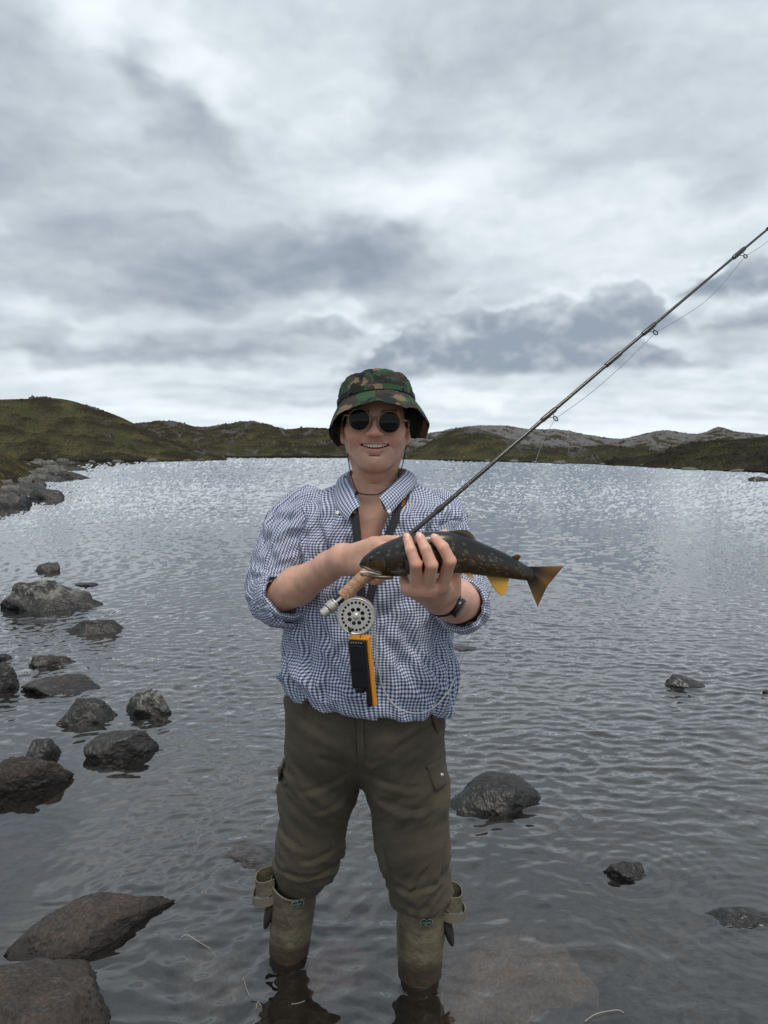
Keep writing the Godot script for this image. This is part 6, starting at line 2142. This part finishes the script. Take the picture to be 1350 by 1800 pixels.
# ---------------------------------------------------------------- locator on its lanyard
func make_gps() -> void:
	var o := thing("handheld_locator", "black and orange handheld locator hanging upside down on a black neck lanyard below the reel", "locator", Vector3(-0.0465, 0.8103, -1.735))
	var turn := Basis(Vector3.BACK, 0.055) * Basis(Vector3.UP, -0.42) * Basis(Vector3.RIGHT, 0.06)
	var mid := Vector3(-0.0502, 0.8719, -1.728)
	var at := Transform3D(turn, mid)
	var b := Geo.new()
	b.box(at * Transform3D(Basis(), Vector3(-0.004, 0.0, 0.004)), Vector3(0.046, 0.118, 0.022), 0.007)
	part("black_casing", b, M["black_plastic"], o)
	var grip := Geo.new()
	grip.box(at * Transform3D(Basis(), Vector3(-0.004, 0.018, 0.0155)), Vector3(0.034, 0.060, 0.006), 0.0028)
	grip.tube(curve([at * Vector3(-0.019, 0.044, 0.016), at * Vector3(-0.012, 0.047, 0.019), at * Vector3(0.004, 0.047, 0.019), at * Vector3(0.011, 0.044, 0.016)], 5), [0.0026], 8)
	part("back_cover", grip, M["black_plastic"], o)
	var arc := []
	for i in 13:
		var a := lerpf(0.25, PI - 0.4, i / 12.0)
		arc.append(at * Vector3(-0.006 + cos(a) * 0.012, -0.012 + sin(a) * 0.012, 0.0188))
	var ring := Geo.new()
	ring.tube(arc, [0.0005], 5)
	part("ring_mark", ring, M["dark_metal"], o)
	for s in [-0.014, 0.007]:
		var sc := Geo.new()
		sc.lathe([Vector2(0.0, 0.001), Vector2(0.0016, 0.0008), Vector2(0.002, 0.0)], at * Transform3D(Basis(Vector3.RIGHT, PI / 2), Vector3(s, 0.036, 0.0185)), 10)
		part("screw", sc, M["dark_metal"], o)
	var marks := Geo.new()
	for s in [-0.017, -0.0105, -0.004, 0.0025, 0.009]:
		marks.box(at * Transform3D(Basis(), Vector3(s, 0.0535, 0.0152)), Vector3(0.0022, 0.0022, 0.0006), 0.0002)
	part("marks", marks, M["white_print"], o)
	var sh := Geo.new()
	sh.box(at * Transform3D(Basis(Vector3.BACK, 0.02), Vector3(0.0215, -0.018, -0.001)), Vector3(0.0085, 0.166, 0.014), 0.0035)
	sh.box(at * Transform3D(Basis(), Vector3(-0.002, 0.0605, -0.003)), Vector3(0.050, 0.006, 0.026), 0.0028)
	part("orange_bezel", sh, M["orange_plastic"], o)
	var low := Geo.new()
	low.box(at * Transform3D(Basis(Vector3.BACK, 0.02), Vector3(0.0135, -0.072, 0.002)), Vector3(0.010, 0.058, 0.024), 0.003)
	low.box(at * Transform3D(Basis(), Vector3(-0.008, -0.062, 0.004)), Vector3(0.024, 0.014, 0.018), 0.004)
	part("screen_edge", low, M["black_plastic"], o)
	var tie := Geo.new()
	tie.tube(curve([at * Vector3(0.0, 0.058, 0.006), at * Vector3(0.004, 0.068, 0.004), at * Vector3(0.003, 0.078, 0.0)], 4), [0.0011], 6)
	part("tether", tie, M["black_cord"], o)
	# neck strap
	for side in 2:
		var pts := [Vector3(-0.1013, 1.293, -1.905), Vector3(-0.0866, 1.275, -1.862), Vector3(-0.0754, 1.244, -1.826), Vector3(-0.069, 1.212, -1.8), Vector3(-0.0645, 1.172, -1.785), Vector3(-0.0603, 1.126, -1.775), Vector3(-0.0548, 1.047, -1.765), Vector3(-0.0507, 0.9811, -1.755), Vector3(-0.0489, 0.9426, -1.735)] if side == 0 else [Vector3(0.0699, 1.293, -1.905), Vector3(0.0587, 1.27, -1.862), Vector3(0.0424, 1.233, -1.822), Vector3(0.0257, 1.198, -1.8), Vector3(0.0081, 1.159, -1.785), Vector3(-0.0094, 1.106, -1.772), Vector3(-0.0267, 1.047, -1.762), Vector3(-0.0399, 0.9818, -1.752), Vector3(-0.0449, 0.9426, -1.735)]
		var path := curve(pts, 6)
		var across := []
		for j in path.size():
			var t: Vector3 = (path[mini(j + 1, path.size() - 1)] - path[maxi(j - 1, 0)]).normalized()
			var outw: Vector3 = (path[j] - Vector3(Vector3(-0.0158, 1.281, -1.92).x, path[j].y, -1.95)).normalized().lerp(Vector3.BACK, 0.55)
			across.append(outw.cross(t).normalized() * 0.0195)
		var st := Geo.new()
		st.ribbon(path, across, 0.0018)
		var strap := part("neck_strap", st, M["black_strap"], o)
		# orange print: a disc and a row of letters
		var k0 := 9 if side == 1 else 17
		var t0: Vector3 = (path[k0 + 1] - path[k0]).normalized()
		var face: Vector3 = (across[k0] as Vector3).normalized().cross(t0).normalized()
		if face.z < 0:
			face = -face
		var pr := Geo.new()
		var fr := Basis((across[k0] as Vector3).normalized(), face, (across[k0] as Vector3).normalized().cross(face))
		pr.lathe([Vector2(0.0020, 0.0004), Vector2(0.0020, 0.0006), Vector2(0.0042, 0.0006), Vector2(0.0042, 0.0)], Transform3D(fr, path[k0] + face * 0.0010), 18)
		pr.lathe([Vector2(0.0, 0.0006), Vector2(0.0013, 0.0006), Vector2(0.0013, 0.0)], Transform3D(fr, path[k0] + face * 0.0010), 12)
		var dirn := -1.0 if side == 0 else 1.0
		for c in 6:
			var q: Vector3 = path[k0] + t0 * dirn * (0.0085 + c * 0.0042) + face * 0.0012
			pr.box(Transform3D(fr, q + (across[k0] as Vector3) * 0.09), Vector3(0.0058, 0.0006, 0.0009), 0.0002)
			if c % 2 == 0:
				pr.box(Transform3D(fr, q - (across[k0] as Vector3) * 0.03 + t0 * 0.0012), Vector3(0.001, 0.0006, 0.0026), 0.0002)
			else:
				pr.box(Transform3D(fr, q + t0 * 0.0018), Vector3(0.005, 0.0006, 0.0009), 0.0002)
		part("orange_print", pr, M["orange_print"], strap)

# ---------------------------------------------------------------- bits afloat
func make_floating_bits() -> void:
	var bits := [
		[[Vector3(0.4801, 0, -1.713), Vector3(0.5107, 0, -1.736), Vector3(0.5471, 0, -1.747), Vector3(0.5732, 0, -1.75), Vector3(0.5813, 0, -1.741)], "thin pale plant stem afloat near the bottom right of the picture", 0.0011],
		[[Vector3(-0.5696, 0, -2.029), Vector3(-0.5531, 0, -2.039), Vector3(-0.5175, 0, -2.011), Vector3(-0.4755, 0, -1.98)], "thin pale plant stem afloat left of the boots", 0.0009],
		[[Vector3(-0.3635, 0, -1.863), Vector3(-0.3523, 0, -1.833), Vector3(-0.3378, 0, -1.801)], "short pale straw afloat close left of the boots", 0.0007],
		[[Vector3(-0.2285, 0, -1.77), Vector3(-0.2121, 0, -1.773), Vector3(-0.1961, 0, -1.781)], "short yellow straw afloat below the man's right boot", 0.0008],
		[[Vector3(-0.3129, 0, -1.754), Vector3(-0.3125, 0, -1.777), Vector3(-0.3036, 0, -1.766)], "forked pale straw afloat at the bottom beside the boot's reflection", 0.0008]]
	for b in bits:
		var g := Geo.new()
		var pts: Array = b[0].map(func(q: Vector3) -> Vector3: return q + Vector3(0, 0.004, 0))
		g.tube(curve(pts, 5), [b[2] * 0.6], 6)
		solid("floating_stem", g, M["pale_stem"], pts[1], b[1], "plant stem")
